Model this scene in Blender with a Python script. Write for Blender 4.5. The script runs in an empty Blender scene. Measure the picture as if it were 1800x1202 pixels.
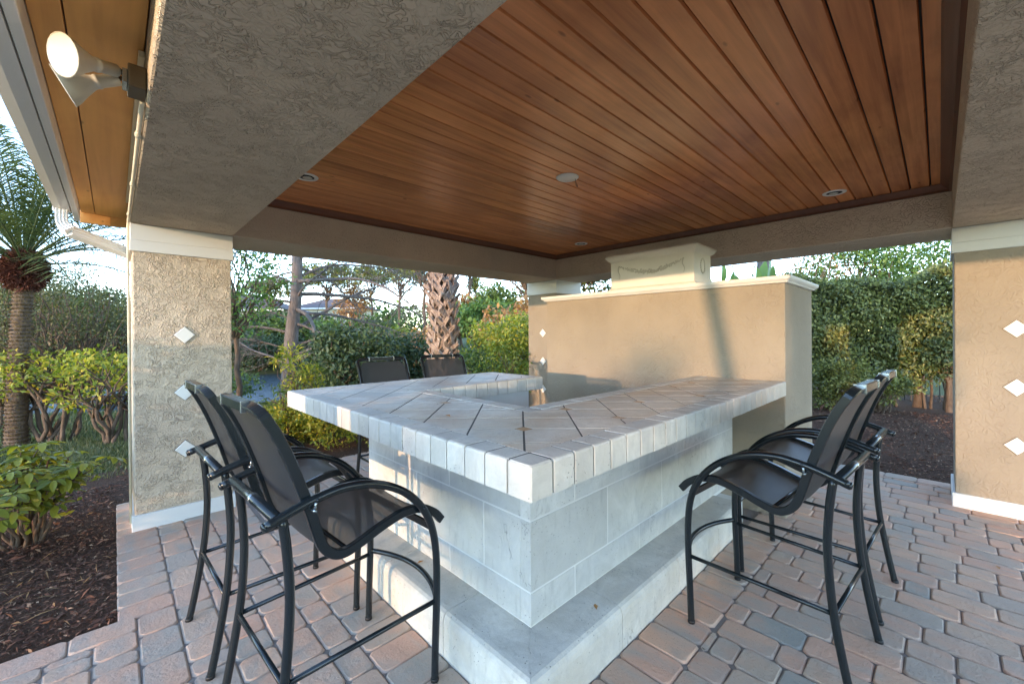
import bpy, math, random
import numpy as np
from mathutils import Vector, Matrix

random.seed(7)
RNG = np.random.default_rng(7)
SC = bpy.context.scene
COL = SC.collection
R = math.radians

# ------------------------------------------------------------------ camera
CAM_H = 1.47
YAW, PITCH, ROLL = R(46.038), R(-0.1184), R(0.4235)
FPX, CU, CV = 724.84, 899.54, 588.53          # focal length and principal point of the 1800 px photograph


def cam_axes():
    t, p, r = YAW, PITCH, ROLL
    F = Vector((math.cos(p) * math.cos(t), math.cos(p) * math.sin(t), math.sin(p)))
    U = Vector((-math.sin(p) * math.cos(t), -math.sin(p) * math.sin(t), math.cos(p)))
    Rv = Vector((math.sin(t), -math.cos(t), 0))
    return Rv * math.cos(r) - U * math.sin(r), Rv * math.sin(r) + U * math.cos(r), F


cam_data = bpy.data.cameras.new('camera')
cam = bpy.data.objects.new('camera', cam_data)
COL.objects.link(cam)
Rv, Uv, Fv = cam_axes()
cam.matrix_world = Matrix(((Rv.x, Uv.x, -Fv.x, 0), (Rv.y, Uv.y, -Fv.y, 0), (Rv.z, Uv.z, -Fv.z, CAM_H), (0, 0, 0, 1)))
cam_data.sensor_width = 36
cam_data.lens = FPX / 1800 * 36
cam_data.shift_y = (CV - 601) / 1800
cam_data.clip_start = 0.02
cam_data.clip_end = 3000
SC.camera = cam

# ------------------------------------------------------------------ light
SUN_DIR = Vector((1, 0.24, -0.078)).normalized()       # the way the light travels
world = bpy.data.worlds.new('World')
SC.world = world
world.use_nodes = True
wn, wl = world.node_tree.nodes, world.node_tree.links
wn.clear()
sky = wn.new('ShaderNodeTexSky')
sky.sky_type = 'NISHITA'
sky.sun_disc = False
sky.sun_elevation = math.asin(-SUN_DIR.z)
sky.sun_rotation = math.atan2(-SUN_DIR.x, -SUN_DIR.y)
sky.air_density = 0.65
sky.dust_density = 0.0
sky.ozone_density = 1.5
bg = wn.new('ShaderNodeBackground')
bg.inputs['Strength'].default_value = 0.15
wo = wn.new('ShaderNodeOutputWorld')
wl.new(sky.outputs[0], bg.inputs['Color'])
wl.new(bg.outputs[0], wo.inputs['Surface'])

sun_data = bpy.data.lights.new('sun', 'SUN')
sun_data.energy = 0.31
sun_data.angle = R(0.6)
sun_data.color = (1.0, 0.70, 0.42)
sun = bpy.data.objects.new('sun', sun_data)
sun.rotation_euler = SUN_DIR.to_track_quat('-Z', 'Y').to_euler()
sun.location = (-20, -4, 6)
COL.objects.link(sun)

SC.view_settings.view_transform = 'Standard'
SC.view_settings.look = 'None'
SC.view_settings.gamma = 1
SC.view_settings.use_curve_mapping = False
SC.view_settings.exposure = 3.82
SC.view_settings.use_white_balance = True          # camera white balance, a little towards magenta
SC.view_settings.white_balance_temperature = 7150
SC.view_settings.white_balance_tint = 19
SC.render.engine = 'CYCLES'
SC.cycles.max_bounces = 10
SC.cycles.diffuse_bounces = 6
SC.cycles.transparent_max_bounces = 12
SC.cycles.use_denoising = True
SC.cycles.sample_clamp_indirect = 6


# ------------------------------------------------------------------ node helpers
class NT:
    def __init__(self, name):
        self.m = bpy.data.materials.new(name)
        self.m.use_nodes = True
        self.t = self.m.node_tree
        self.t.nodes.clear()
        self.out = self.t.nodes.new('ShaderNodeOutputMaterial')
        self.p = self.t.nodes.new('ShaderNodeBsdfPrincipled')
        self.t.links.new(self.p.outputs[0], self.out.inputs[0])

    def n(self, kind, **kw):
        nd = self.t.nodes.new('ShaderNode' + kind)
        for k, v in kw.items():
            setattr(nd, k, v)
        return nd

    def l(self, a, b):
        self.t.links.new(a, b)

    def pos(self, scale=(1, 1, 1), rot=(0, 0, 0)):
        g = self.n('NewGeometry')
        mp = self.n('Mapping')
        mp.inputs['Scale'].default_value = scale
        mp.inputs['Rotation'].default_value = rot
        self.l(g.outputs['Position'], mp.inputs['Vector'])
        return mp.outputs[0]

    def noise(self, vec, scale, detail=4, rough=0.55, dist=0.0):
        nd = self.n('TexNoise')
        nd.inputs['Scale'].default_value = scale
        nd.inputs['Detail'].default_value = detail
        nd.inputs['Roughness'].default_value = rough
        nd.inputs['Distortion'].default_value = dist
        self.l(vec, nd.inputs['Vector'])
        return nd.outputs[0]

    def voro(self, vec, scale, feature='F1', rnd=1.0):
        nd = self.n('TexVoronoi', feature=feature)
        nd.inputs['Scale'].default_value = scale
        nd.inputs['Randomness'].default_value = rnd
        self.l(vec, nd.inputs['Vector'])
        return nd.outputs[0]

    def ramp(self, fac, stops, interp='LINEAR'):
        nd = self.n('ValToRGB')
        e = nd.color_ramp.elements
        while len(e) < len(stops):
            e.new(0.5)
        for i, (p, c) in enumerate(stops):
            e[i].position = p
            e[i].color = (c[0], c[1], c[2], 1) if not isinstance(c, (int, float)) else (c, c, c, 1)
        nd.color_ramp.interpolation = interp
        self.l(fac, nd.inputs[0])
        return nd.outputs[0]

    def mix(self, fac, a, b, mode='MIX'):
        nd = self.n('MixRGB', blend_type=mode)
        for i, v in ((0, fac), (1, a), (2, b)):
            if isinstance(v, (int, float)):
                nd.inputs[i].default_value = v if i == 0 else (v, v, v, 1)
            elif isinstance(v, tuple):
                nd.inputs[i].default_value = (v[0], v[1], v[2], 1)
            else:
                self.l(v, nd.inputs[i])
        return nd.outputs[0]

    def math(self, op, a, b=0.0, c=0.0):
        nd = self.n('Math', operation=op)
        for i, v in ((0, a), (1, b), (2, c)):
            if isinstance(v, (int, float)):
                nd.inputs[i].default_value = v
            else:
                self.l(v, nd.inputs[i])
        return nd.outputs[0]

    def rnd(self):
        a = self.n('NewGeometry').outputs['Random Per Island']
        b = self.n('ObjectInfo').outputs['Random']
        return self.math('FRACT', self.math('ADD', a, self.math('MULTIPLY', b, 7.31)))

    def bump(self, h, strength=0.5, dist=0.01, prev=None):
        nd = self.n('Bump')
        nd.inputs['Strength'].default_value = strength
        nd.inputs['Distance'].default_value = dist
        self.l(h, nd.inputs['Height'])
        if prev is not None:
            self.l(prev, nd.inputs['Normal'])
        return nd.outputs[0]

    def set(self, color=None, rough=0.6, normal=None, metal=0.0, spec=None):
        if color is not None:
            if isinstance(color, tuple):
                self.p.inputs['Base Color'].default_value = (*color, 1)
            else:
                self.l(color, self.p.inputs['Base Color'])
        if isinstance(rough, (int, float)):
            self.p.inputs['Roughness'].default_value = rough
        else:
            self.l(rough, self.p.inputs['Roughness'])
        self.p.inputs['Metallic'].default_value = metal
        if spec is not None:
            self.p.inputs['Specular IOR Level'].default_value = spec
        if normal is not None:
            self.l(normal, self.p.inputs['Normal'])
        return self.m


def m_stucco(name, base, strength=0.8, scale=1.0):
    t = NT(name)
    v = t.pos()
    big = t.noise(v, 1.3, 3)
    c = t.mix(t.ramp(big, [(0.3, 0), (0.7, 1)]), tuple(x * 0.88 for x in base), tuple(min(1, x * 1.06) for x in base))
    st_ = t.noise(t.pos((3.5, 3.5, 0.7)), 1.6, 6, 0.68, 0.6)
    c = t.mix(t.ramp(st_, [(0.52, 0), (0.75, 0.22)]), c, tuple(x * 0.74 for x in base))
    n1 = t.noise(v, 22 * scale, 1, 0.4, 0.9)
    ridge = t.math('ABSOLUTE', t.math('SUBTRACT', n1, 0.5))
    worm = t.ramp(ridge, [(0.0, 1.0), (0.035, 0.9), (0.075, 0.0)])
    n2 = t.noise(v, 13 * scale, 1, 0.4, 1.2)
    ridge2 = t.math('ABSOLUTE', t.math('SUBTRACT', n2, 0.47))
    worm2 = t.ramp(ridge2, [(0.0, 0.9), (0.03, 0.6), (0.05, 0.0)])
    mask = t.ramp(t.noise(v, 7 * scale, 2), [(0.40, 0.25), (0.58, 1.0)])
    h = t.math('MULTIPLY', t.math('MAXIMUM', worm, worm2), mask)
    h2 = t.math('ADD', h, t.math('MULTIPLY', t.noise(v, 120, 3), 0.10))
    return t.set(c, 0.85, t.bump(h2, strength, 0.009), spec=0.2)


def m_plain(name, base, rough=0.6, var=0.06, bump=0.15, metal=0.0, bscale=60, spec=None):
    t = NT(name)
    v = t.pos()
    c = t.mix(t.noise(v, 5, 5), tuple(x * (1 - var) for x in base), tuple(min(1, x * (1 + var)) for x in base))
    return t.set(c, rough, t.bump(t.noise(v, bscale, 4), bump, 0.003), metal, spec)


def m_wood(name, dark, light, axis='X', rough=0.45):
    t = NT(name)
    sc = (0.9, 22, 22) if axis == 'X' else (22, 0.9, 22)
    sc2 = (0.9, 1.6, 1.6) if axis == 'X' else (1.6, 0.9, 1.6)
    r = t.rnd()
    off = t.n('CombineXYZ')
    t.l(t.math('MULTIPLY', r, 13.0), off.inputs[0])
    t.l(t.math('MULTIPLY', r, 29.0), off.inputs[1])
    add = t.n('VectorMath', operation='ADD')
    g = t.n('NewGeometry')
    t.l(g.outputs['Position'], add.inputs[0])
    t.l(off.outputs[0], add.inputs[1])
    m1 = t.n('Mapping'); m1.inputs['Scale'].default_value = sc
    m2 = t.n('Mapping'); m2.inputs['Scale'].default_value = sc2
    t.l(add.outputs[0], m1.inputs[0]); t.l(add.outputs[0], m2.inputs[0])
    grain = t.noise(m1.outputs[0], 1.0, 5, 0.6, 0.6)
    blot = t.noise(m2.outputs[0], 1.0, 4, 0.6, 0.8)
    f = t.math('ADD', t.math('MULTIPLY', grain, 0.45), t.math('MULTIPLY', blot, 0.55))
    f = t.math('ADD', f, t.math('MULTIPLY', t.math('SUBTRACT', r, 0.5), 0.13))
    c = t.mix(t.ramp(f, [(0.3, 0), (0.68, 1)]), dark, light)
    m3 = t.n('Mapping'); m3.inputs['Scale'].default_value = (2.6, 7, 7) if axis == 'X' else (7, 2.6, 7)
    t.l(add.outputs[0], m3.inputs[0])
    kn = t.voro(m3.outputs[0], 1.0)
    c = t.mix(t.ramp(kn, [(0.0, 0.75), (0.045, 0.45), (0.075, 0.0)]), c, tuple(x * 0.3 for x in dark))
    return t.set(c, rough, t.bump(grain, 0.25, 0.002))


def m_stone(name, a, b, rough=0.7, pit=0.6, warm=None, cool=(0.36, 0.38, 0.40)):
    t = NT(name)
    v = t.pos()
    r = t.rnd()
    c = t.mix(t.ramp(t.noise(v, 4.5, 8, 0.72, 0.6), [(0.34, 0), (0.64, 1)]), a, b)
    c = t.mix(t.math('MULTIPLY', t.math('POWER', r, 1.6), 0.42), c, tuple(x * 0.74 for x in a))
    c = t.mix(t.ramp(t.noise(v, 2.1, 6, 0.7, 1.0), [(0.50, 0), (0.70, 0.55)]), c, cool)
    if warm:
        c = t.mix(t.ramp(t.noise(t.pos((1, 1, 1), (0, 0, 0.8)), 1.7, 5, 0.65), [(0.45, 0), (0.68, 0.75)]), c, warm)
    c = t.mix(t.ramp(t.noise(t.pos((9, 9, 2.2)), 3.0, 5, 0.6), [(0.56, 0), (0.72, 0.35)]), c, tuple(x * 0.62 for x in a))
    pits = t.ramp(t.voro(v, 55), [(0.07, 1.0), (0.17, 0.0)])
    pmask = t.ramp(t.noise(v, 6, 3), [(0.50, 0), (0.58, 1)])
    pm = t.math('MULTIPLY', pits, pmask)
    cr = t.math('ABSOLUTE', t.math('SUBTRACT', t.noise(t.pos((1, 1, 0.6)), 5, 4, 0.6, 1.0), 0.5))
    crk = t.math('MULTIPLY', t.ramp(cr, [(0.0, 1.0), (0.006, 0.0)]), t.ramp(t.noise(v, 2.7, 2), [(0.60, 0), (0.66, 1)]))
    pm = t.math('MAXIMUM', pm, t.math('MULTIPLY', crk, 0.7))
    c = t.mix(t.math('MULTIPLY', pm, pit), c, tuple(x * 0.30 for x in a))
    h = t.math('SUBTRACT', t.math('ADD', t.noise(v, 38, 6, 0.7), t.math('MULTIPLY', t.noise(v, 9, 3), 1.5)), t.math('MULTIPLY', pm, 1.6))
    return t.set(c, rough, t.bump(h, 0.65, 0.005))


def m_paver():
    t = NT('paver_concrete')
    v = t.pos()
    r = t.rnd()
    base = t.ramp(r, [(0.0, (0.406, 0.327, 0.265)), (0.18, (0.517, 0.347, 0.257)), (0.45, (0.616, 0.347, 0.242)),
                      (0.7, (0.640, 0.408, 0.281)), (0.88, (0.468, 0.358, 0.273)), (1.0, (0.308, 0.306, 0.273))])
    m = t.pos((9, 3.5, 5))
    sw = t.noise(m, 1.0, 3, 0.5, 0.7)
    c = t.mix(t.ramp(sw, [(0.42, 0), (0.66, 0.85)]), base, (0.419, 0.347, 0.290))
    c = t.mix(t.ramp(t.noise(v, 5.1, 3), [(0.5, 0), (0.72, 0.6)]), c, (0.640, 0.337, 0.217))
    c = t.mix(t.ramp(t.noise(v, 90, 4), [(0.35, 0.0), (0.75, 0.35)]), c, (0.517, 0.378, 0.265))
    c = t.mix(t.ramp(t.noise(v, 170, 2), [(0.66, 0.0), (0.72, 0.7)]), c, (0.148, 0.101, 0.072))
    h = t.math('ADD', t.noise(v, 60, 5, 0.65), t.math('MULTIPLY', t.noise(v, 11, 3), 1.5))
    return t.set(c, 0.8, t.bump(h, 0.7, 0.006))


def m_leaf(name, cols, trans=0.35, rough=0.45):
    """cols: ramp stops over the random value of each leaf"""
    t = NT(name)
    r = t.n('NewGeometry').outputs['Random Per Island']
    c = t.ramp(r, cols)
    bl = t.noise(t.pos(), 2.3, 2)
    c = t.mix(t.ramp(bl, [(0.35, 0.0), (0.7, 0.45)]), c, cols[0][1])
    t.set(c, rough, spec=0.35)
    tr = t.n('BsdfTranslucent')
    t.l(t.mix(1.0, c, (1.5, 1.45, 0.7), 'MULTIPLY'), tr.inputs['Color'])
    mx = t.n('MixShader')
    mx.inputs[0].default_value = trans
    t.l(t.p.outputs[0], mx.inputs[1])
    t.l(tr.outputs[0], mx.inputs[2])
    t.l(mx.outputs[0], t.out.inputs[0])
    return t.m


def m_bark(name, a, b, vs=(6, 6, 1.5), strength=0.8):
    t = NT(name)
    v = t.pos(vs)
    n1 = t.noise(v, 3.0, 5, 0.65, 0.5)
    c = t.mix(t.ramp(n1, [(0.3, 0), (0.7, 1)]), a, b)
    return t.set(c, 0.9, t.bump(n1, strength, 0.03), spec=0.15)


MAT = {}
MAT['stucco'] = m_stucco('stucco_tan', (0.68, 0.545, 0.41), 0.8)
MAT['stucco_rough'] = m_stucco('stucco_tan_coarse', (0.62, 0.495, 0.37), 1.0, 1.45)
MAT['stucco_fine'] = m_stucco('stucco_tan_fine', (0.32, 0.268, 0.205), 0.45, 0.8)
MAT['white'] = m_plain('white_paint', (0.72, 0.71, 0.68), 0.55, 0.03, 0.12)
MAT['cream'] = m_plain('cream_paint', (0.70, 0.62, 0.46), 0.5, 0.05, 0.1)
MAT['plaster'] = m_plain('white_plaster', (0.66, 0.65, 0.61), 0.75, 0.10, 0.35, bscale=90)
MAT['ceil_wood'] = m_wood('stained_ceiling_board', (0.33, 0.110, 0.042), (0.86, 0.33, 0.120), 'X', 0.26)
MAT['trim_wood'] = m_wood('dark_trim_wood', (0.10, 0.035, 0.018), (0.21, 0.075, 0.035), 'X', 0.45)
MAT['soffit_wood'] = m_wood('orange_soffit_board', (0.52, 0.23, 0.065), (0.78, 0.41, 0.13), 'Y', 0.5)
MAT['block'] = m_stone('white_block', (0.50, 0.49, 0.455), (0.66, 0.645, 0.60), 0.8, 0.8, cool=(0.47, 0.48, 0.47))
MAT['plinth'] = m_stone('cast_stone_step', (0.52, 0.49, 0.43), (0.72, 0.685, 0.61), 0.8, 0.95, warm=(0.52, 0.46, 0.37), cool=(0.47, 0.47, 0.45))
MAT['mortar'] = m_plain('pale_mortar', (0.66, 0.65, 0.61), 0.85, 0.10, 0.4)
MAT['tile'] = m_stone('travertine_tile', (0.54, 0.50, 0.43), (0.76, 0.71, 0.62), 0.42, 0.8, warm=(0.55, 0.38, 0.24))
MAT['edge_tile'] = m_stone('travertine_edge_tile', (0.52, 0.50, 0.445), (0.72, 0.69, 0.62), 0.5, 0.7, cool=(0.42, 0.44, 0.44))
MAT['accent'] = m_stone('amber_accent_tile', (0.42, 0.22, 0.09), (0.52, 0.31, 0.14), 0.4, 0.4)
MAT['grout'] = m_plain('grey_grout', (0.09, 0.085, 0.078), 0.9, 0.2, 0.5, bscale=200)
MAT['paver'] = m_paver()
MAT['sand'] = m_plain('joint_sand', (0.27, 0.225, 0.195), 0.95, 0.3, 0.8, bscale=240)
MAT['metal'] = m_plain('dark_powder_coat', (0.009, 0.014, 0.017), 0.24, 0.1, 0.03, spec=0.5)
MAT['glide'] = m_plain('black_plastic', (0.012, 0.012, 0.013), 0.5, 0.1, 0.05)
MAT['chrome'] = m_plain('brushed_rail', (0.34, 0.38, 0.40), 0.25, 0.1, 0.05, metal=0.9)
MAT['ring'] = m_plain('white_enamel', (0.75, 0.73, 0.68), 0.4, 0.02, 0.05)
MAT['black'] = m_plain('black_void', (0.01, 0.01, 0.01), 0.7, 0.1, 0.05)
MAT['bronze'] = m_plain('bronze_box', (0.085, 0.055, 0.030), 0.45, 0.2, 0.1, metal=0.3)
MAT['lampbody'] = m_plain('cream_lamp_housing', (0.55, 0.50, 0.40), 0.4, 0.05, 0.05)
MAT['dirt_shadow'] = m_plain('dirt_and_shadow_plaster', (0.48, 0.47, 0.43), 0.85, 0.3, 0.5, bscale=90)  # darker tone for dirt lines and for shadow painted into the relief
MAT['lens'] = m_plain('frosted_lens', (0.60, 0.58, 0.50), 0.25, 0.03, 0.05)
MAT['chip'] = m_leaf('mulch_chip', [(0.0, (0.074, 0.031, 0.019)), (0.5, (0.148, 0.062, 0.037)), (0.86, (0.255, 0.120, 0.070)), (1.0, (0.538, 0.336, 0.205))], 0.0, 0.9)
MAT['iron'] = m_plain('black_iron', (0.02, 0.02, 0.02), 0.5, 0.1, 0.1)


def m_ground(name, cols, bscale, strength):
    t = NT(name)
    v = t.pos()
    n1 = t.noise(v, 0.5, 5)
    n2 = t.noise(v, bscale, 6, 0.7)
    f = t.math('ADD', t.math('MULTIPLY', n1, 0.5), t.math('MULTIPLY', n2, 0.5))
    c = t.ramp(f, cols)
    return t.set(c, 0.95, t.bump(n2, strength, 0.03), spec=0.1)


MAT['mulch'] = m_ground('mulch_ground', [(0.3, (0.045, 0.026, 0.018)), (0.5, (0.105, 0.060, 0.040)), (0.7, (0.20, 0.125, 0.085))], 45, 1.0)
MAT['lawn'] = m_ground('lawn_ground', [(0.3, (0.045, 0.060, 0.028)), (0.5, (0.10, 0.12, 0.055)), (0.7, (0.20, 0.19, 0.10))], 30, 0.8)


def m_water():
    t = NT('lake_water')
    v = t.pos((1.2, 3.0, 1))
    h = t.noise(v, 1.6, 5, 0.6)
    t.set((0.05, 0.085, 0.11), 0.10, t.bump(h, 0.6, 0.10))
    t.p.inputs['IOR'].default_value = 1.33
    return t.m


MAT['water'] = m_water()


def m_sling():
    t = NT('sling_mesh_fabric')
    v = t.pos()
    wv = t.noise(v, 700, 1)
    c = t.mix(wv, (0.018, 0.021, 0.025), (0.045, 0.048, 0.052))
    t.set(c, 0.42, t.bump(wv, 0.2, 0.001), spec=0.5)
    tr = t.n('BsdfTranslucent'); tr.inputs['Color'].default_value = (0.22, 0.195, 0.17, 1)
    tp = t.n('BsdfTransparent'); tp.inputs['Color'].default_value = (0.9, 0.9, 0.9, 1)
    m1 = t.n('MixShader'); m1.inputs[0].default_value = 0.22
    m2 = t.n('MixShader'); m2.inputs[0].default_value = 0.07
    t.l(t.p.outputs[0], m1.inputs[1]); t.l(tr.outputs[0], m1.inputs[2])
    t.l(m1.outputs[0], m2.inputs[1]); t.l(tp.outputs[0], m2.inputs[2])
    t.l(m2.outputs[0], t.out.inputs[0])
    return t.m


MAT['sling'] = m_sling()
G = lambda *s: list(s)
MAT['lf_lime'] = m_leaf('leaf_yellow_green', [(0.0, (0.098, 0.150, 0.023)), (0.4, (0.238, 0.275, 0.034)), (0.8, (0.476, 0.425, 0.056)), (1.0, (0.672, 0.450, 0.068))], 0.35)
MAT['lf_green'] = m_leaf('leaf_mid_green', [(0.0, (0.050, 0.088, 0.026)), (0.5, (0.099, 0.160, 0.036)), (1.0, (0.215, 0.272, 0.058))], 0.3)
MAT['lf_olive'] = m_leaf('leaf_olive', [(0.0, (0.05, 0.06, 0.022)), (0.5, (0.10, 0.105, 0.035)), (1.0, (0.20, 0.18, 0.06))], 0.25)
MAT['lf_fresh'] = m_leaf('leaf_fresh_green', [(0.0, (0.063, 0.126, 0.038)), (0.5, (0.110, 0.210, 0.057)), (1.0, (0.220, 0.322, 0.076))], 0.35)
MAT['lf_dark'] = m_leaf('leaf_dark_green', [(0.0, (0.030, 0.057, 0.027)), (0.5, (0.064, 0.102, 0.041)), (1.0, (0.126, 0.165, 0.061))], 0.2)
MAT['lf_hedge'] = m_leaf('leaf_hedge', [(0.0, (0.07, 0.085, 0.03)), (0.45, (0.16, 0.18, 0.05)), (0.8, (0.28, 0.29, 0.08)), (1.0, (0.44, 0.40, 0.14))], 0.3, 0.35)
MAT['lf_pine'] = m_leaf('leaf_pine', [(0.0, (0.090, 0.120, 0.036)), (0.5, (0.179, 0.200, 0.050)), (1.0, (0.358, 0.320, 0.086))], 0.25)
MAT['lf_rust'] = m_leaf('leaf_rust', [(0.0, (0.233, 0.130, 0.059)), (0.5, (0.437, 0.208, 0.082)), (1.0, (0.612, 0.338, 0.140))], 0.3)
MAT['lf_croton'] = m_leaf('leaf_croton', [(0.0, (0.03, 0.07, 0.03)), (0.4, (0.10, 0.13, 0.03)), (0.6, (0.45, 0.32, 0.04)), (0.8, (0.42, 0.10, 0.03)), (1.0, (0.22, 0.04, 0.05))], 0.3)
MAT['lf_palm'] = m_leaf('leaf_palm', [(0.0, (0.051, 0.078, 0.033)), (0.5, (0.095, 0.130, 0.047)), (1.0, (0.189, 0.208, 0.070))], 0.25)
MAT['lf_schef'] = m_leaf('leaf_schefflera', [(0.0, (0.10, 0.14, 0.025)), (0.35, (0.24, 0.26, 0.04)), (0.7, (0.50, 0.44, 0.05)), (1.0, (0.68, 0.48, 0.06))], 0.3, 0.35)
MAT['grass'] = m_leaf('grass_blade', [(0.0, (0.05, 0.07, 0.03)), (0.6, (0.11, 0.14, 0.06)), (1.0, (0.22, 0.21, 0.11))], 0.3)
MAT['fibre'] = m_leaf('palm_fibre', [(0.0, (0.08, 0.025, 0.018)), (0.6, (0.17, 0.055, 0.035)), (1.0, (0.28, 0.11, 0.07))], 0.1, 0.9)
MAT['stub'] = m_leaf('palm_stub', [(0.0, (0.10, 0.065, 0.035)), (0.6, (0.20, 0.135, 0.07)), (1.0, (0.34, 0.24, 0.13))], 0.0, 0.9)
MAT['boot'] = m_bark('palm_boot', (0.20, 0.145, 0.12), (0.52, 0.38, 0.29), (9, 9, 5), 0.6)
MAT['bark'] = m_bark('grey_bark', (0.11, 0.09, 0.08), (0.22, 0.18, 0.16))
MAT['bark_br'] = m_bark('brown_bark', (0.08, 0.055, 0.04), (0.19, 0.13, 0.09))
MAT['roof_red'] = m_plain('terracotta_roof', (0.42, 0.18, 0.10), 0.8, 0.25, 0.6, bscale=8)
MAT['roof_grey'] = m_plain('grey_tile_roof', (0.13, 0.10, 0.10), 0.8, 0.25, 0.6, bscale=8)
MAT['house'] = m_plain('house_render_cream', (0.55, 0.47, 0.32), 0.85, 0.05, 0.2)
MAT['house_p'] = m_plain('house_render_peach', (0.58, 0.36, 0.22), 0.85, 0.05, 0.2)
MAT['glass'] = m_plain('window_glass_dark', (0.05, 0.07, 0.09), 0.08, 0.1, 0.0)


# ------------------------------------------------------------------ mesh helpers
def link(o, parent=None):
    COL.objects.link(o)
    if parent is not None:
        o.parent = parent
    return o


def mesh_np(name, V, F, mat, parent=None, smooth=False):
    """V (n,3), F (m,k) with k = 3 or 4, all alike"""
    V = np.asarray(V, np.float32); F = np.asarray(F, np.int32)
    me = bpy.data.meshes.new(name)
    me.vertices.add(len(V)); me.vertices.foreach_set('co', V.ravel())
    k = F.shape[1]
    me.loops.add(F.size); me.loops.foreach_set('vertex_index', F.ravel())
    me.polygons.add(len(F))
    me.polygons.foreach_set('loop_start', np.arange(0, F.size, k, dtype=np.int32))
    me.polygons.foreach_set('loop_total', np.full(len(F), k, np.int32))
    if smooth:
        me.polygons.foreach_set('use_smooth', np.ones(len(F), bool))
    me.update(); me.validate()
    me.materials.append(mat)
    return link(bpy.data.objects.new(name, me), parent)


class MB:
    def __init__(self):
        self.v = []; self.f = []; self.sm = []

    def add(self, vs, fs, smooth=False):
        o = len(self.v)
        self.v += [tuple(p) for p in vs]
        self.f += [tuple(i + o for i in q) for q in fs]
        self.sm += [smooth] * len(fs)
        return self

    def box(self, x0, x1, y0, y1, z0, z1):
        v = [(x0, y0, z0), (x1, y0, z0), (x1, y1, z0), (x0, y1, z0), (x0, y0, z1), (x1, y0, z1), (x1, y1, z1), (x0, y1, z1)]
        return self.add(v, [(0, 3, 2, 1), (4, 5, 6, 7), (0, 1, 5, 4), (1, 2, 6, 5), (2, 3, 7, 6), (3, 0, 4, 7)])

    def cbox(self, x0, x1, y0, y1, z0, z1, c=0.01, corner=None):
        """box with chamfered upright corners and a chamfered top"""
        k = c if corner is None else corner
        def ring(i, z):
            return [(x0 + i + k, y0 + i, z), (x1 - i - k, y0 + i, z), (x1 - i, y0 + i + k, z), (x1 - i, y1 - i - k, z),
                    (x1 - i - k, y1 - i, z), (x0 + i + k, y1 - i, z), (x0 + i, y1 - i - k, z), (x0 + i, y0 + i + k, z)]
        v = ring(0, z0) + ring(0, z1 - c) + ring(c, z1)
        f = [tuple(range(7, -1, -1)), tuple(range(16, 24))]
        for a in (0, 8):
            f += [(a + i, a + (i + 1) % 8, a + 8 + (i + 1) % 8, a + 8 + i) for i in range(8)]
        return self.add(v, f)

    def prism(self, poly, z0, z1):
        n = len(poly)
        v = [(x, y, z0) for x, y in poly] + [(x, y, z1) for x, y in poly]
        f = [tuple(range(n - 1, -1, -1)), tuple(range(n, 2 * n))] + [(i, (i + 1) % n, n + (i + 1) % n, n + i) for i in range(n)]
        return self.add(v, f)

    def sweep(self, path, section, up=(0, 0, 1), cap=True, smooth=True, scale=None):
        """section: 2-D points (a along side axis, b along up axis), carried along path by parallel transport"""
        P = [Vector(p) for p in path]
        T = []
        for i in range(len(P)):
            a = P[max(i - 1, 0)]; b = P[min(i + 1, len(P) - 1)]
            T.append((b - a).normalized())
        u = Vector(up); u = (u - T[0] * u.dot(T[0]))
        if u.length < 1e-4:
            u = Vector((1, 0, 0)); u = u - T[0] * u.dot(T[0])
        u.normalize()
        vs = []; n = len(section)
        for i, p in enumerate(P):
            u = (u - T[i] * u.dot(T[i])).normalized()
            s = T[i].cross(u)
            k = 1 if scale is None else scale[i]
            vs += [p + s * (a * k) + u * (b * k) for a, b in section]
        fs = []
        for i in range(len(P) - 1):
            for j in range(n):
                a = i * n + j; b = i * n + (j + 1) % n
                fs.append((a, a + n, b + n, b))
        if cap:
            fs.append(tuple(range(n))); fs.append(tuple(range(len(P) * n - 1, (len(P) - 1) * n - 1, -1)))
        return self.add(vs, fs, smooth)

    def tube(self, path, r, seg=8, cap=True, r1=None, scale=None):
        sec = [(r * math.cos(2 * math.pi * i / seg), r * math.sin(2 * math.pi * i / seg)) for i in range(seg)]
        if r1 is not None:
            n = len(path)
            scale = [1 + (r1 / r - 1) * i / max(1, n - 1) for i in range(n)]
        return self.sweep(path, sec, cap=cap, scale=scale)

    def lathe(self, prof, seg=16, c=(0, 0, 0), axis=None):
        vs = []
        for r, z in prof:
            for i in range(seg):
                a = 2 * math.pi * i / seg
                vs.append(Vector((r * math.cos(a), r * math.sin(a), z)))
        if axis is not None:
            q = Vector((0, 0, 1)).rotation_difference(Vector(axis))
            vs = [q @ p for p in vs]
        vs = [p + Vector(c) for p in vs]
        fs = []
        for k in range(len(prof) - 1):
            for i in range(seg):
                fs.append((k * seg + i, k * seg + (i + 1) % seg, (k + 1) * seg + (i + 1) % seg, (k + 1) * seg + i))
        fs.append(tuple(range(seg - 1, -1, -1)))
        fs.append(tuple(range((len(prof) - 1) * seg, len(prof) * seg)))
        return self.add(vs, fs, True)

    def mesh(self, name, mat):
        me = bpy.data.meshes.new(name)
        me.from_pydata(self.v, [], self.f)
        for p, s in zip(me.polygons, self.sm):
            p.use_smooth = s
        me.materials.append(mat)
        me.update()
        return me

    def build(self, name, mat, parent=None, bevel=0.0, auto=False):
        me = self.mesh(name, mat)
        o = link(bpy.data.objects.new(name, me), parent)
        if bevel:
            b = o.modifiers.new('edge', 'BEVEL'); b.width = bevel; b.segments = 2; b.limit_method = 'ANGLE'
        return o


def tag(o, label=None, cat=None, group=None, kind=None):
    if label: o['label'] = label
    if cat: o['category'] = cat
    if group: o['group'] = group
    if kind: o['kind'] = kind
    return o


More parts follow.
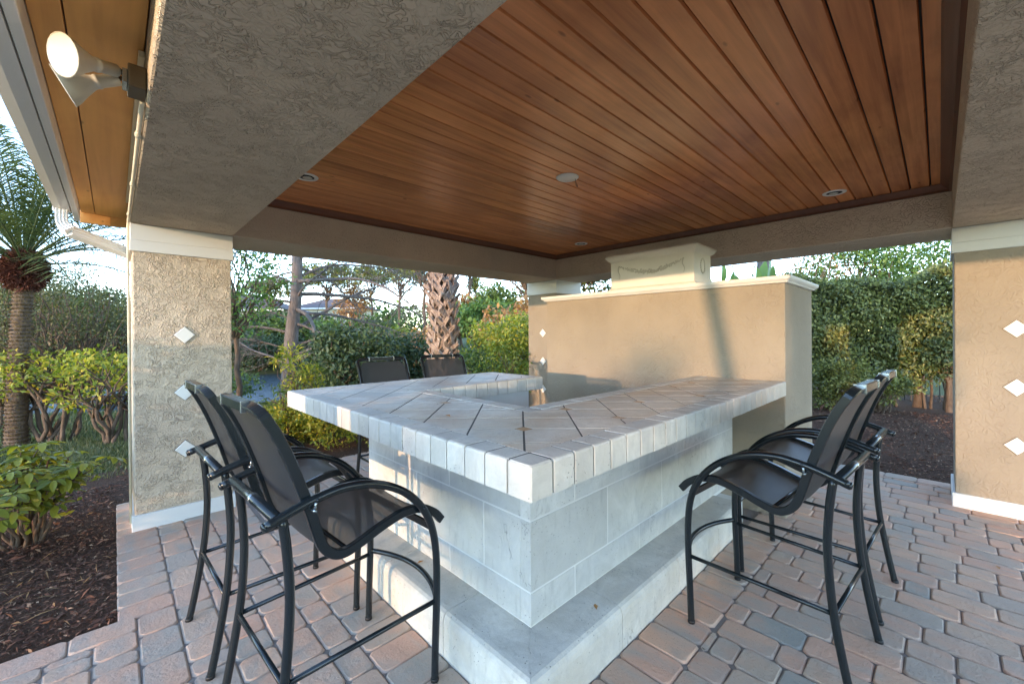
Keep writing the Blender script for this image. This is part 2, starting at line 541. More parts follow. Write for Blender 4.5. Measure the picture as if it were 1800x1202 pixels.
def empty(name, loc=(0, 0, 0), rz=0.0, label=None, cat=None, group=None):
    o = bpy.data.objects.new(name, None)
    o.empty_display_size = 0.1
    o.location = loc; o.rotation_euler = (0, 0, rz)
    link(o)
    return tag(o, label, cat, group)


def obj(name, me, parent=None, loc=None, rot=None):
    o = link(bpy.data.objects.new(name, me), parent)
    if loc is not None: o.location = loc
    if rot is not None: o.rotation_euler = rot
    return o


def copy_tree(o, parent=None):
    c = o.copy(); COL.objects.link(c); c.parent = parent
    for ch in list(o.children):
        copy_tree(ch, c)
    return c


def smooth_path(pts, n=6):
    P = [Vector(p) for p in pts]
    P = [P[0] * 2 - P[1]] + P + [P[-1] * 2 - P[-2]]
    out = []
    for i in range(1, len(P) - 2):
        for k in range(n):
            t = k / n
            a, b, c, d = P[i - 1], P[i], P[i + 1], P[i + 2]
            out.append(0.5 * ((2 * b) + (c - a) * t + (2 * a - 5 * b + 4 * c - d) * t * t + (3 * b - a - 3 * c + d) * t ** 3))
    out.append(P[-2])
    return out


def ground_at(u, dist):
    """world X, Y of a spot at a given forward distance under column u of the 1800 px photograph"""
    rt = (u - CU) / FPX * dist
    return (dist * math.cos(YAW) + rt * math.sin(YAW), dist * math.sin(YAW) - rt * math.cos(YAW))


# ------------------------------------------------------------------ terrain
def gz(x, y):
    x = np.asarray(x, float); y = np.asarray(y, float)
    e = ((x - 8) / 10.5) ** 2 + ((y - 21) / 8.2) ** 2
    basin = np.clip((1.35 - e) / 0.75, 0, 1)
    basin = basin * basin * (3 - 2 * basin)
    slope = -0.35 * np.clip((y - 6.5) / 8, 0, 1)
    far = 0.012 * np.clip(np.hypot(x, y) - 40, 0, 60)
    bank = 0.9 * np.clip((x - 14) / 10, 0, 1) * np.clip((y - 10) / 8, 0, 1)
    return -0.06 + slope - 1.25 * basin + far + bank * (1 - basin) + 0.03 * np.sin(x * 0.9) * np.cos(y * 0.7)


def axis_pts():
    a = [0.0]
    s = 0.5
    while a[-1] < 900:
        a.append(a[-1] + s)
        if a[-1] > 14: s *= 1.09
    a = np.array(a)
    return np.concatenate([-a[:0:-1], a])


ax = axis_pts()
GX, GY = np.meshgrid(ax + 4, ax + 6, indexing='ij')
GZ = gz(GX, GY)
inside = (GX > -1.2) & (GX < 5.4) & (GY > -4) & (GY < 4.6)
GZ = np.where(inside, -0.12, GZ)
n = len(ax)
idx = np.arange(n * n).reshape(n, n)
F = np.stack([idx[:-1, :-1].ravel(), idx[1:, :-1].ravel(), idx[1:, 1:].ravel(), idx[:-1, 1:].ravel()], 1)
gr = mesh_np('ground', np.stack([GX.ravel(), GY.ravel(), GZ.ravel()], 1), F, MAT['lawn'], smooth=True)
tag(gr, 'grassy garden ground sloping down to the lake', kind='structure')


def sheet(name, x0, x1, y0, y1, dz, mat, step=0.25, zf=None, edge=None):
    xs = np.arange(x0, x1 + 1e-6, step); ys = np.arange(y0, y1 + 1e-6, step)
    X, Y = np.meshgrid(xs, ys, indexing='ij')
    Z = gz(X, Y) + dz if zf is None else zf(X, Y)
    if edge is not None:
        Z = Z - edge(X, Y)
    a, b = X.shape
    ii = np.arange(a * b).reshape(a, b)
    F = np.stack([ii[:-1, :-1].ravel(), ii[1:, :-1].ravel(), ii[1:, 1:].ravel(), ii[:-1, 1:].ravel()], 1)
    return mesh_np(name, np.stack([X.ravel(), Y.ravel(), Z.ravel()], 1), F, mat, smooth=True)


def wob(X, Y):
    return 0.35 * np.sin(X * 1.7 + 1) + 0.25 * np.sin(Y * 2.3) + 0.2 * np.sin((X + Y) * 3.1)


def edge_left(X, Y):     # the bed sinks under the lawn along its far rim
    d = 6.4 + wob(X, Y) * 0.5 - Y
    d2 = X + 3.4 + wob(Y, X) * 0.3
    d = np.minimum(d, d2)
    return np.clip(0.15 - d, 0, 0.5) * 0.5


tag(sheet('mulch_bed', -4.5, 6.6, 2.6, 7.6, 0.035, MAT['mulch'], edge=edge_left), 'dark brown bark mulch beside and behind the patio', kind='structure')
m2 = sheet('mulch_bed', 5.3, 14, -6, 9.0, 0.040, MAT['mulch'])
tag(m2, 'dark mulch bed under the tall hedge', kind='structure')

lake = MB().add([(-30, 8, 0), (26, 8, 0), (26, 36, 0), (-30, 36, 0)], [(0, 1, 2, 3)]).build('lake', MAT['water'])
lake.location.z = -0.92
tag(lake, 'calm blue lake beyond the garden', kind='structure')

# ------------------------------------------------------------------ key dimensions (metres)
AC, BC, ZT, ZB = 0.882, 0.839, 1.079, 0.970      # counter outer corner, top and underside
AW, BW = 1.2906, 1.2335                          # bar wall faces
AP, BP, ZP = 1.074, 1.03, 0.1965                 # foot step
GX0, GX1, GY0, GY1, GZT = 3.808, 4.785, 0.845, 4.295, 1.858  # grill wall
CL, WE, AI, LI, BI = 3.223, 2.816, 1.593, 2.517, 1.537
CX0, CX1, CX2, CX3 = 0.091, 0.741, 5.062, 5.712  # columns in x
CY0, CY1, CY2, CY3 = -0.725, -0.075, 4.226, 4.870
ZBEAM, ZCROWN, ZCEIL = 2.3306, 2.640, 2.705

# ------------------------------------------------------------------ patio
patio = MB()
patio.box(-2.6, 5.78, -3.2, 2.95, -0.2, -0.010)
patio.box(0.02, 5.78, 2.95, 5.02, -0.2, -0.010)
patio = patio.build('patio', MAT['sand'])
tag(patio, 'paved patio floor with sandy joints', kind='structure')

pav = []        # (x0, x1, y0, y1)
J = 0.0026


def covered(x0, x1, y0, y1):
    # hidden under the bar, grill wall and columns
    def inn(a, b, c, d):
        return x0 >= a and x1 <= b and y0 >= c and y1 <= d
    if inn(AP, GX1, BP, 1.9) or inn(AP, 1.9, BP, CL - 0.2) or inn(AP, 2.8, 2.4, CL - 0.2): return True
    if inn(GX0, GX1, GY0, GY1): return True
    for a, b in ((CX0, CX1), (CX2, CX3)):
        for c, d in ((CY0, CY1), (CY2, CY3)):
            if inn(a, b, c, d): return True
    return False


def course(x0, x1, ya, yb, rng):
    y = ya + rng.choice((0, -0.05, -0.1, -0.16))
    while y < yb:
        L = rng.choice((0.108, 0.163, 0.163, 0.245, 0.245, 0.245))
        a, b = max(y, ya), min(y + L, yb)
        if b - a > 0.03:
            pav.append((x0, x1, a, b))
        y += L


rr = random.Random(11)
# border of soldiers round the paving, by the mulch
y = 2.93
while y < 5.0:
    pav.append((0.0, 0.232, y, min(y + 0.157, 5.02))); y += 0.157
x = 0.232
while x < 5.6:
    pav.append((x, x + 0.157, 4.79, 5.02)); x += 0.157
y = -3.2
while y < 4.9:
    pav.append((5.62, 5.80, y, y + 0.24)); y += 0.24
x = -2.6
while x < -0.02:
    pav.append((x, x + 0.243, 2.80, 2.96)); x += 0.243
# soldiers along the foot step
x = AP - 0.24
while x < GX0 - 0.02:
    pav.append((x, x + 0.163, BP - 0.243, BP)); x += 0.163
y = BP
while y < CL + 0.1:
    pav.append((AP - 0.243, AP, y, y + 0.163)); y += 0.163
# field
k = 0
x = 0.232 - 18 * 0.157
while x < 5.60:
    x0, x1 = x, x + 0.157
    x += 0.157
    if x1 > 5.62: x1 = 5.62
    if x0 < AP - 0.243 < x1:
        course(x0, AP - 0.243, -3.2, 4.79, rr)
        x0 = AP - 0.243
        if x1 - x0 < 0.03: continue
    segs = []
    if x1 <= 0.01:
        segs = [(-3.2, 2.80)]
    else:
        if x0 < 0.20: segs = [(-3.2, 2.93)]
        elif x1 > AP - 0.243 and x0 < GX0 - 0.02:
            segs = [(-3.2, BP - 0.243)]
            if x0 < AP: segs.append((CL + 0.1, 4.79))
            elif x0 < 3.0: segs.append((2.9, 4.79))
            else: segs.append((1.9, 4.79))
        else:
            segs = [(-3.2, 4.79)]
    for a, b in segs:
        course(x0, x1, a, b, rr)
pav = [p for p in pav if not covered(*p)]


def seen_size(p):
    cx, cy = (p[0] + p[1]) / 2, (p[2] + p[3]) / 2
    fw = cx * math.cos(YAW) + cy * math.sin(YAW)
    rt = cx * math.sin(YAW) - cy * math.cos(YAW)
    if fw < 0.4: return 0
    u = CU + FPX * rt / fw; v = CV + FPX * CAM_H / fw
    if u < -60 or u > 1860 or v > 1290: return 0
    if AP + 0.1 < cx < 3.7 and BP + 0.1 < cy < 4.4: return 0.0001
    return (p[1] - p[0]) * (p[3] - p[2]) * (FPX / fw) ** 2 * CAM_H / fw


pav.sort(key=seen_size, reverse=True)
cache = {}
stuff = MB()
for i, (x0, x1, y0, y1) in enumerate(pav):
    w, d = round(x1 - x0, 3), round(y1 - y0, 3)
    jz = rr.uniform(-0.002, 0.002)
    if i < 298:
        key = (w, d, rr.randrange(2))
        if key not in cache:
            b = MB().cbox(-w / 2 + J, w / 2 - J, -d / 2 + J, d / 2 - J, -0.05, 0.0, 0.007, 0.016)
            b.v = [(a + rr.uniform(-.0022, .0022), c + rr.uniform(-.0022, .0022), z + (rr.uniform(-.0008, .0008) if z > -0.02 else 0)) for a, c, z in b.v]
            b.sm = [True] * len(b.sm)
            b.sm[1] = False
            cache[key] = b.mesh('paver', MAT['paver'])
        o = obj('paver', cache[key], patio, ((x0 + x1) / 2, (y0 + y1) / 2, jz), (rr.uniform(-.006, .006), rr.uniform(-.006, .006), rr.uniform(-.008, .008)))
    else:
        stuff.cbox(x0 + J, x1 - J, y0 + J, y1 - J, -0.05, jz, 0.006, 0.012)
tag(stuff.build('pavers', MAT['paver'], patio), kind='stuff')

# ------------------------------------------------------------------ pavilion
pavilion = empty('pavilion', (CX0, CY0, 0), 0, 'open stucco pavilion with boarded wooden ceiling over the bar', 'pavilion')


def P_(o):                    # keep world coordinates for children of things standing away from the origin
    o.matrix_parent_inverse = o.parent.matrix_basis.inverted()
    return o


def diamond_mesh():
    s = 0.069
    b = MB()
    outer = [(s, 0), (0, s), (-s, 0), (0, -s)]
    k = 0.9
    inner = [(a * k, c * k) for a, c in outer]
    v = [(a, c, 0) for a, c in outer] + [(a, c, 0.006) for a, c in outer] + [(a, c, 0.009) for a, c in inner]
    f = [(8, 9, 10, 11)] + [(i, (i + 1) % 4, 4 + (i + 1) % 4, 4 + i) for i in range(4)] + [(4 + i, 4 + (i + 1) % 4, 8 + (i + 1) % 4, 8 + i) for i in range(4)]
    return b.add(v, f).mesh('diamond_tile', MAT['ring'])


DIAM = diamond_mesh()


def column(x0, x1, y0, y1, faces, mat):
    e = 0.012
    c = MB().box(x0 + e, x1 - e, y0 + e, y1 - e, -0.05, 2.13).build('column', mat, pavilion, 0.008); P_(c)
    cap = MB()
    cap.box(x0 - 0.004, x1 + 0.004, y0 - 0.004, y1 + 0.004, 2.120, 2.205)
    cap.box(x0 - 0.001, x1 + 0.001, y0 - 0.001, y1 + 0.001, 2.205, ZBEAM - 0.002)
    cap = cap.build('cap', MAT['white'], c, 0.004)
    base = MB().box(x0 - 0.006, x1 + 0.006, y0 - 0.006, y1 + 0.006, -0.02, 0.116).build('base', MAT['white'], c, 0.006)
    for o in (cap, base):
        o.matrix_parent_inverse = Matrix.Identity(4)
    for fc in faces:
        for z in (1.482, 1.022, 0.565):
            q = 0.0735
            gv = [(q, 0, 0), (0, q, 0), (-q, 0, 0), (0, -q, 0), (q, 0, .002), (0, q, .002), (-q, 0, .002), (0, -q, .002)]
            gb = MB().add(gv, [(4, 5, 6, 7)] + [(i, (i + 1) % 4, 4 + (i + 1) % 4, 4 + i) for i in range(4)]).build('grout_bed', MAT['bark_br'], c)
            if fc == '-y':
                gb.location = (0.409 if x0 < 1 else (x0 + x1) / 2, y0 + e, z); gb.rotation_euler = (R(90), 0, 0)
            else:
                gb.location = (x0 + e, (4.528 if y0 > 3 else -0.417), z); gb.rotation_euler = (R(90), 0, R(-90))
            if fc == '-y':
                d = obj('diamond_tile', DIAM, c, (0.409 if x0 < 1 else (x0 + x1) / 2, y0 + e, z), (R(90), 0, 0))
            elif fc == '-x':
                d = obj('diamond_tile', DIAM, c, (x0 + e, (4.528 if y0 > 3 else -0.417), z), (R(90), 0, R(-90)))
    return c


column(CX0, CX1, CY2, CY3, ['-y'], MAT['stucco_rough'])
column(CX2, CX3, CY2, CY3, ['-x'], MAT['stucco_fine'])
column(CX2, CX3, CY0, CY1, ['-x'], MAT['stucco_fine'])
column(CX0, CX1, CY0, CY1, [], MAT['stucco_rough'])

e = 0.0
beams = [(CX0, CX1, CY0, CY3, 'stucco_rough'), (CX2, CX3, CY0, CY3, 'stucco'), (CX1 + .002, CX2 - .002, CY2, CY3, 'stucco'), (CX1 + .002, CX2 - .002, CY0, CY1, 'stucco_rough')]
for x0, x1, y0, y1, mt in beams:
    b = MB().box(x0, x1, y0, y1, ZBEAM, 2.80).build('beam', MAT[mt], pavilion, 0.010); P_(b)

ceiling = MB().box(CX1 - 0.01, CX2 + 0.01, CY1 - 0.01, CY2 + 0.01, ZCEIL + 0.022, ZCEIL + 0.05).build('ceiling', MAT['black'], pavilion); P_(ceiling)
nb = 35
bw = (CY2 - CY1) / nb
bm = MB()
# tongue-and-groove board: flat face with small bevels
L = (CX2 - CX1) / 2
prof = [(-bw / 2 + 0.0038, 0.02), (-bw / 2 + 0.0038, 0.011), (-bw / 2 + 0.0085, 0.0), (bw / 2 - 0.0055, 0.0), (bw / 2 - 0.0038, 0.009), (bw / 2 - 0.0038, 0.02)]
vs = [(-L, a, z) for a, z in prof] + [(L, a, z) for a, z in prof]
bm.add(vs, [(i, (i + 1) % 6, 6 + (i + 1) % 6, 6 + i) for i in range(6)])
bme = bm.mesh('board', MAT['ceil_wood'])
for i in range(nb):
    o = obj('board', bme, ceiling, ((CX1 + CX2) / 2, CY1 + bw * (i + 0.5), ZCEIL + random.uniform(-.0006, .0006)))
    o.matrix_parent_inverse = Matrix.Identity(4)


def crown(p0, p1, inward):
    """sprung moulding: profile steps from the beam face to the ceiling"""
    d = Vector(inward)
    p0, p1 = Vector(p0), Vector(p1)
    pr = [(0.0, ZCROWN - 0.0), (0.018, ZCROWN), (0.018, ZCROWN + 0.018), (0.030, ZCROWN + 0.026), (0.058, ZCROWN + 0.050), (0.066, ZCEIL - 0.004), (0.0, ZCEIL - 0.004)]
    n = len(pr)
    along = (p1 - p0).normalized()
    v = []
    for k, p in ((1, p0), (-1, p1)):
        for a, z in pr:
            q = p + d * a + along * (a * k)
            v.append((q.x, q.y, z))
    b = MB().add(v, [(i, (i + 1) % n, n + (i + 1) % n, n + i) for i in range(n)] + [tuple(range(n - 1, -1, -1)), tuple(range(n, 2 * n))])
    return P_(b.build('crown_moulding', MAT['trim_wood'], pavilion))


crown((CX1, CY2, 0), (CX2, CY2, 0), (0, -1, 0))
crown((CX1, CY1, 0), (CX2, CY1, 0), (0, 1, 0))
crown((CX1, CY1, 0), (CX1, CY2, 0), (1, 0, 0))
crown((CX2, CY1, 0), (CX2, CY2, 0), (-1, 0, 0))

# overhang with orange soffit boards, fascia and gutter on the left; hip roof above
OV = 0.29
XL, XR, YN, YF = CX0 - OV, CX3 + OV, CY0 - OV - 1.2, 5.08
soffit = MB().box(XL, CX0 - 0.003, YN, YF, 2.555, 2.60).build('soffit', MAT['trim_wood'], pavilion); P_(soffit)
for a, b in ((XL + 0.002, XL + 0.083), (XL + 0.088, CX0 - 0.004)):
    o = MB().box(a, b, YN + 0.01, YF - 0.004, 2.532 + (0.004 if a < -0.15 else 0), 2.554).build('soffit_board', MAT['soffit_wood'], soffit, 0.003)
    o.matrix_parent_inverse = Matrix.Identity(4)
s2 = MB()
s2.box(CX3 + .003, XR, YN, YF, 2.54, 2.60); s2.box(CX0, CX3, CY3 + .003, YF, 2.54, 2.60)
s2 = s2.build('soffit', MAT['soffit_wood'], pavilion); P_(s2)
endb = MB().box(XL - 0.005, CX0 + 0.30, YF, YF + 0.025, 2.45, 2.62).build('barge_board', MAT['soffit_wood'], pavilion, 0.003); P_(endb)
fas = MB().box(XL - 0.034, XL - 0.001, YN, YF - 0.05, 2.445, 2.62).build('fascia', MAT['white'], pavilion, 0.004); P_(fas)
# trim strip where the soffit meets the beam
bd = MB().box(CX0 - 0.020, CX0 - 0.0015, 2.05, CY3 - 0.5, 2.505, 2.530).build('trim_strip', MAT['cream'], pavilion, 0.003); P_(bd)
roof = MB()
cx, cy = (XL + XR) / 2, (YN + YF) / 2
rz0, rz1 = 2.62, 4.0
half = (YF - YN - (XR - XL)) / 2
r1, r2 = (cx, YN + (XR - XL) / 2, rz1), (cx, YF - (XR - XL) / 2, rz1)
roof.add([(XL - .06, YN, rz0), (XR + .06, YN, rz0), (XR + .06, YF + .06, rz0), (XL - .06, YF + .06, rz0), r1, r2], [(0, 1, 4), (1, 2, 5, 4), (2, 3, 5), (3, 0, 4, 5)])
P_(roof.build('roof', MAT['roof_red'], pavilion))

# gutter: hollow trough with a stepped underside
gp = [(-0.335, 2.56), (-0.332, 2.50), (-0.326, 2.452), (-0.285, 2.444), (-0.238, 2.444), (-0.238, 2.56), (-0.243, 2.56), (-0.243, 2.450), (-0.282, 2.450), (-0.322, 2.458), (-0.327, 2.50), (-0.330, 2.56)]
gm = MB(); n = len(gp)
gm.add([(a, YN, z) for a, z in gp] + [(a, 4.72, z) for a, z in gp], [(i, (i + 1) % n, n + (i + 1) % n, n + i) for i in range(n)] + [tuple(range(n, 2 * n))])
gut = gm.build('rain_gutter', MAT['white'])
tag(gut, 'white metal rain gutter along the left roof edge', 'gutter')
gcap = MB().box(-0.336, -0.234, 4.72, 4.724, 2.443, 2.562).build('end_cap', MAT['white'], gut)

# downspout: corrugated rectangular pipe with an elbow
ds = empty('downspout', (-0.283, 4.64, 2.44), 0, 'white corrugated downspout slanting from the gutter to the left column', 'downspout')
sec = []
w, h = 0.040, 0.030
for (ax_, ay_, bx_, by_) in ((-w, -h, w, -h), (w, -h, w, h), (w, h, -w, h), (-w, h, -w, -h)):
    for k in range(10):
        t = k / 10
        rib = 0.0022 * (1 if k % 3 == 1 else -0.6)
        nx, ny = (by_ - ay_), -(bx_ - ax_)
        ln = math.hypot(nx, ny)
        sec.append((ax_ + (bx_ - ax_) * t + nx / ln * rib, ay_ + (by_ - ay_) * t + ny / ln * rib))
path = smooth_path([(-0.283, 4.64, 2.442), (-0.283, 4.64, 2.36), (-0.270, 4.632, 2.315), (-0.235, 4.610, 2.275)], 5)
sc = [1 + 0.05 * (i % 2) for i in range(len(path))]
P_(MB().sweep(path, sec, up=(1, 0, 0), smooth=False, scale=sc).build('elbow', MAT['white'], ds))
P_(MB().sweep([(-0.245, 4.616, 2.283), (-0.06, 4.77, 2.235), (0.14, 4.93, 2.185)], sec, up=(1, 0, 0), smooth=False).build('pipe', MAT['white'], ds))
P_(MB().sweep([(0.16, 4.93, 2.20), (0.16, 4.93, 1.2), (0.16, 4.93, 0.03)], [(a * .8, b * .8) for a, b in sec], up=(1, 0, 0), smooth=False).build('pipe', MAT['white'], ds))

# conduit on the beam below the light
cd = MB()
cd.tube([(CX0 - 0.010, 2.06, 2.345), (CX0 - 0.010, 3.0, 2.342), (CX0 - 0.010, 4.24, 2.338), (CX0 - 0.012, 4.27, 2.30), (CX0 - 0.010, 4.28, 0.05)], 0.0085, 8)
for yy in (2.4, 3.2, 4.0):
    cd.tube([(CX0 - 0.010, yy - .02, 2.343), (CX0 - 0.010, yy + .02, 2.342)], 0.0125, 8)
tag(cd.build('conduit', MAT['cream']), 'cream electrical conduit running along the beam to the left column', 'conduit')

# twin flood light
fl = empty('flood_light', (0.07, 2.0, 2.40), 0, 'twin headed flood light mounted on the left roof beam', 'light')
P_(MB().box(0.040, 0.0895, 1.955, 2.060, 2.345, 2.425).build('junction_box', MAT['bronze'], fl, 0.004))


def lamp(tip, base, rad, aim):
    tip, base = Vector(tip), Vector(base)
    b = MB(); b.tube([(0.045, 2.01, 2.39), (0.02, base.y, base.z + .005), base], 0.008, 8)
    hh = P_(b.build('lamp_arm', MAT['bronze'], fl))
    ax_ = (tip - base).normalized()
    Ln = (tip - base).length
    prof = [(0.018, 0), (0.021, 0.003), (0.021, Ln * 0.36), (0.0235, Ln * 0.37), (0.0235, Ln * 0.42), (0.0215, Ln * 0.43), (0.024, Ln * 0.50), (rad * 0.62, Ln * 0.70), (rad * 0.86, Ln * 0.86), (rad, Ln * 0.985), (rad * 1.02, Ln), (rad * 0.95, Ln)]
    o = P_(MB().lathe(prof, 20, base, ax_).build('lamp_head', MAT['lampbody'], fl))
    l2 = MB().lathe([(rad * 0.93, 0), (rad * 0.90, 0.004), (rad * .45, .009)], 20, tip + ax_ * 0.0005, ax_).build('lens', MAT['lens'], o)
    l2.matrix_parent_inverse = o.matrix_parent_inverse.copy()
    return o


lamp((-0.112, 1.930, 2.366), (0.013, 2.010, 2.407), 0.064, None)
lamp((-0.120, 2.070, 2.325), (0.018, 2.050, 2.398), 0.064, None)
P_(MB().box(0.026, 0.040, 1.975, 2.045, 2.36, 2.41).build('mount_plate', MAT['chrome'], fl, 0.002))

# ceiling lights
for i, (x, y, lab) in enumerate(((1.084, 3.42, 'recessed ceiling light at the left, half behind the stucco beam'),
                                 (4.622, 0.646, 'recessed ceiling light at the right near the crown moulding'),
                                 (4.632, 3.42, 'recessed ceiling light in the far corner of the boarded ceiling'),
                                 (1.084, 0.646, 'recessed ceiling light overhead near the stucco beam'))):
    rl = empty('recessed_light', (x, y, ZCEIL), 0, lab, 'ceiling light', 'recessed lights in the boarded ceiling')
    prof = [(0.058, 0.0), (0.058, -0.004), (0.068, -0.008), (0.084, -0.006), (0.088, 0.0)]
    b = MB(); seg = 28
    v = []
    for r_, z_ in prof:
        v += [(r_ * math.cos(2 * math.pi * k / seg), r_ * math.sin(2 * math.pi * k / seg), z_) for k in range(seg)]
    f = [(a * seg + k, a * seg + (k + 1) % seg, (a + 1) * seg + (k + 1) % seg, (a + 1) * seg + k) for a in range(len(prof) - 1) for k in range(seg)]
    b.add(v, f, True)
    b.build('trim_ring', MAT['ring'], rl)
    MB().lathe([(0.0575, -0.0035), (0.056, -0.0015)], 24).build('dark_baffle', MAT['black'], rl)
    MB().lathe([(0.020, -0.012), (0.034, -0.008), (0.036, -0.004)], 16, (0.012, 0.008, 0)).build('bulb', MAT['lens'], rl)
cp = empty('ceiling_cover', (2.588, 2.039, ZCEIL), 0, 'round white blank cover plate with a dangling wire in the ceiling centre', 'cover plate')
MB().lathe([(0.012, -0.013), (0.080, -0.011), (0.088, -0.004), (0.09, 0)], 28).build('plate', MAT['ring'], cp)
MB().tube(smooth_path([(0.045, -0.04, -0.006), (0.05, -0.045, -0.04), (0.045, -0.05, -0.065), (0.058, -0.055, -0.075), (0.055, -0.05, -0.055)], 5), 0.0022, 6).build('wire', MAT['black'], cp)

# ------------------------------------------------------------------ grill wall with its coping and the plaster box
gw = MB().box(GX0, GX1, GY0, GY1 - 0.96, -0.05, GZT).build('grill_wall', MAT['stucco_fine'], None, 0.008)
tag(gw, 'tall tan stucco wall standing at the end of the bar', 'wall')
cp_ = [(0.0, 0.0), (0.020, 0.004), (0.026, 0.014), (0.032, 0.018), (0.046, 0.030), (0.050, 0.044), (0.046, 0.056), (0.0, 0.062)]
x0, x1, y0, y1 = GX0, GX1, GY0, GY1 - 0.96
rings = [[(x0 - o, y0 - o, GZT + z), (x1 + o, y0 - o, GZT + z), (x1 + o, y1 + o, GZT + z), (x0 - o, y1 + o, GZT + z)] for o, z in cp_]
v = [p for r_ in rings for p in r_]
f = [(k * 4 + i, k * 4 + (i + 1) % 4, (k + 1) * 4 + (i + 1) % 4, (k + 1) * 4 + i) for k in range(len(rings) - 1) for i in range(4)]
f += [(3, 2, 1, 0), tuple(range(len(v) - 4, len(v)))]
MB().add(v, f).build('coping', MAT['white'], gw)

bx = empty('plaster_box', (4.15, 2.05, GZT + 0.062), 0, 'white plaster urn box with garland relief on top of the grill wall', 'planter box')
x0, x1, y0, y1, z0 = 3.93, 4.33, 1.60, 2.50, GZT + 0.0625
pf = [(0.020, 0.0), (0.022, 0.018), (0.006, 0.03), (0.0, 0.04), (0.0, 0.315), (0.010, 0.325), (0.022, 0.333), (0.040, 0.355), (0.046, 0.372), (0.040, 0.385), (0.0, 0.386)]
rings = [[(x0 - o, y0 - o, z0 + z), (x1 + o, y0 - o, z0 + z), (x1 + o, y1 + o, z0 + z), (x0 - o, y1 + o, z0 + z)] for o, z in pf]
v = [p for r_ in rings for p in r_]
f = [(k * 4 + i, k * 4 + (i + 1) % 4, (k + 1) * 4 + (i + 1) % 4, (k + 1) * 4 + i) for k in range(len(rings) - 1) for i in range(4)] + [(3, 2, 1, 0), tuple(range(len(v) - 4, len(v)))]
P_(MB().add(v, f).build('box_body', MAT['plaster'], bx))
gl = MB()
ns = 46
for i in range(ns):
    t = i / (ns - 1)
    y = y1 - 0.10 - t * (y1 - y0 - 0.20)
    z = z0 + 0.265 - 0.085 * math.sin(math.pi * t)
    rr_ = 0.007 + 0.013 * math.sin(math.pi * t)
    for k in range(3):
        cc = (x0 - 0.002, y + random.uniform(-.008, .008), z + random.uniform(-rr_, rr_))
        gl.lathe([(rr_ * .35, -rr_ * .5), (rr_ * .6, 0), (rr_ * .3, rr_ * .45)], 6, cc, (-1, random.uniform(-.4, .4), random.uniform(-.4, .4)))
for yy in (y0 + 0.10, y1 - 0.10):
    gl.tube(smooth_path([(x0 - .001, yy, z0 + 0.27), (x0 - .004, yy + .01, z0 + .22), (x0 - .003, yy - .01, z0 + .17), (x0 - .002, yy, z0 + .13)], 4), 0.007, 6, r1=0.002)
P_(gl.build('garland_relief', MAT['dirt_shadow'], bx))
wr = MB()
for k in range(20):
    a = 2 * math.pi * k / 20
    wr.lathe([(0.008, -0.004), (0.010, 0), (0.005, 0.006)], 6, ((x0 + x1) / 2 + 0.05 * math.cos(a), y0 - 0.001, z0 + 0.20 + 0.07 * math.sin(a)), (math.cos(a) * .3, -1, math.sin(a) * .3))
P_(wr.build('rosette_relief', MAT['dirt_shadow'], bx))

# ------------------------------------------------------------------ bar
bar = empty('bar_counter', (AP, BP, 0), 0, 'white block bar with diagonal tiled counter wrapping round three sides', 'bar')
TH = 0.30      # wall thickness


def ladd(b):
    return b


core = MB()
core.box(AW + 0.0022, AW + TH, BW + 0.0022, CL - 0.415, 0.0, ZB - 0.003)
core.box(AW + TH, GX0 - 0.001, BW + 0.0022, BW + TH, 0.0, ZB - 0.003)
core.box(AW + TH, 2.679, CL - 0.415 - TH + 0.06, CL - 0.415, 0.0, ZB - 0.003)
barwall = P_(core.build('bar_wall', MAT['mortar'], bar))
zz = [(ZP, 0.345), (0.345, 0.656), (0.656, ZB - 0.004)]
jb = 0.0045


def child0(o):
    o.matrix_parent_inverse = o.parent.matrix_parent_inverse.copy() if False else Matrix.Identity(4)
    if o.parent is not None and o.parent.parent is not None:
        pass
    return o


def sub(o):
    """a sub-part whose mesh is in world coordinates: undo every parent transform"""
    m = o.parent.matrix_basis
    pp = o.parent
    full = Matrix.Identity(4)
    chain = []
    while pp is not None:
        chain.append(pp); pp = pp.parent
    for q in reversed(chain):
        full = full @ (q.matrix_parent_inverse if q.parent else Matrix.Identity(4)) @ q.matrix_basis
    o.matrix_parent_inverse = full.inverted()
    return o


for ci, (za, zb_) in enumerate(zz):
    # face B (normal -y), along x
    x = AW
    first = 0.315 if ci != 1 else 0.60
    edges = [AW]
    nx = AW + first
    while nx < GX0 - 0.10:
        edges.append(nx); nx += 0.618
    edges.append(GX0 - 0.001)
    for a, b_ in zip(edges[:-1], edges[1:]):
        sub(MB().box(a + (0 if a == AW else jb), b_ - jb, BW, BW + 0.06, za + jb, zb_ - jb).build('block', MAT['block'], barwall, 0.003))
    edges = [BW + 0.061]
    nx = BW + (0.60 if ci != 1 else 0.315)
    while nx < CL - 0.5:
        edges.append(nx); nx += 0.618
    edges.append(CL - 0.412)
    for a, b_ in zip(edges[:-1], edges[1:]):
        sub(MB().box(AW, AW + 0.06, a + (0 if a < BW + .07 else jb), b_ - jb, za + jb, zb_ - jb).build('block', MAT['block'], barwall, 0.003))
    sub(MB().box(AW + 0.062, 2.675, CL - 0.415, CL - 0.36, za + jb, zb_ - jb).build('block', MAT['block'], barwall, 0.003))

# foot step: slabs with a rounded nose


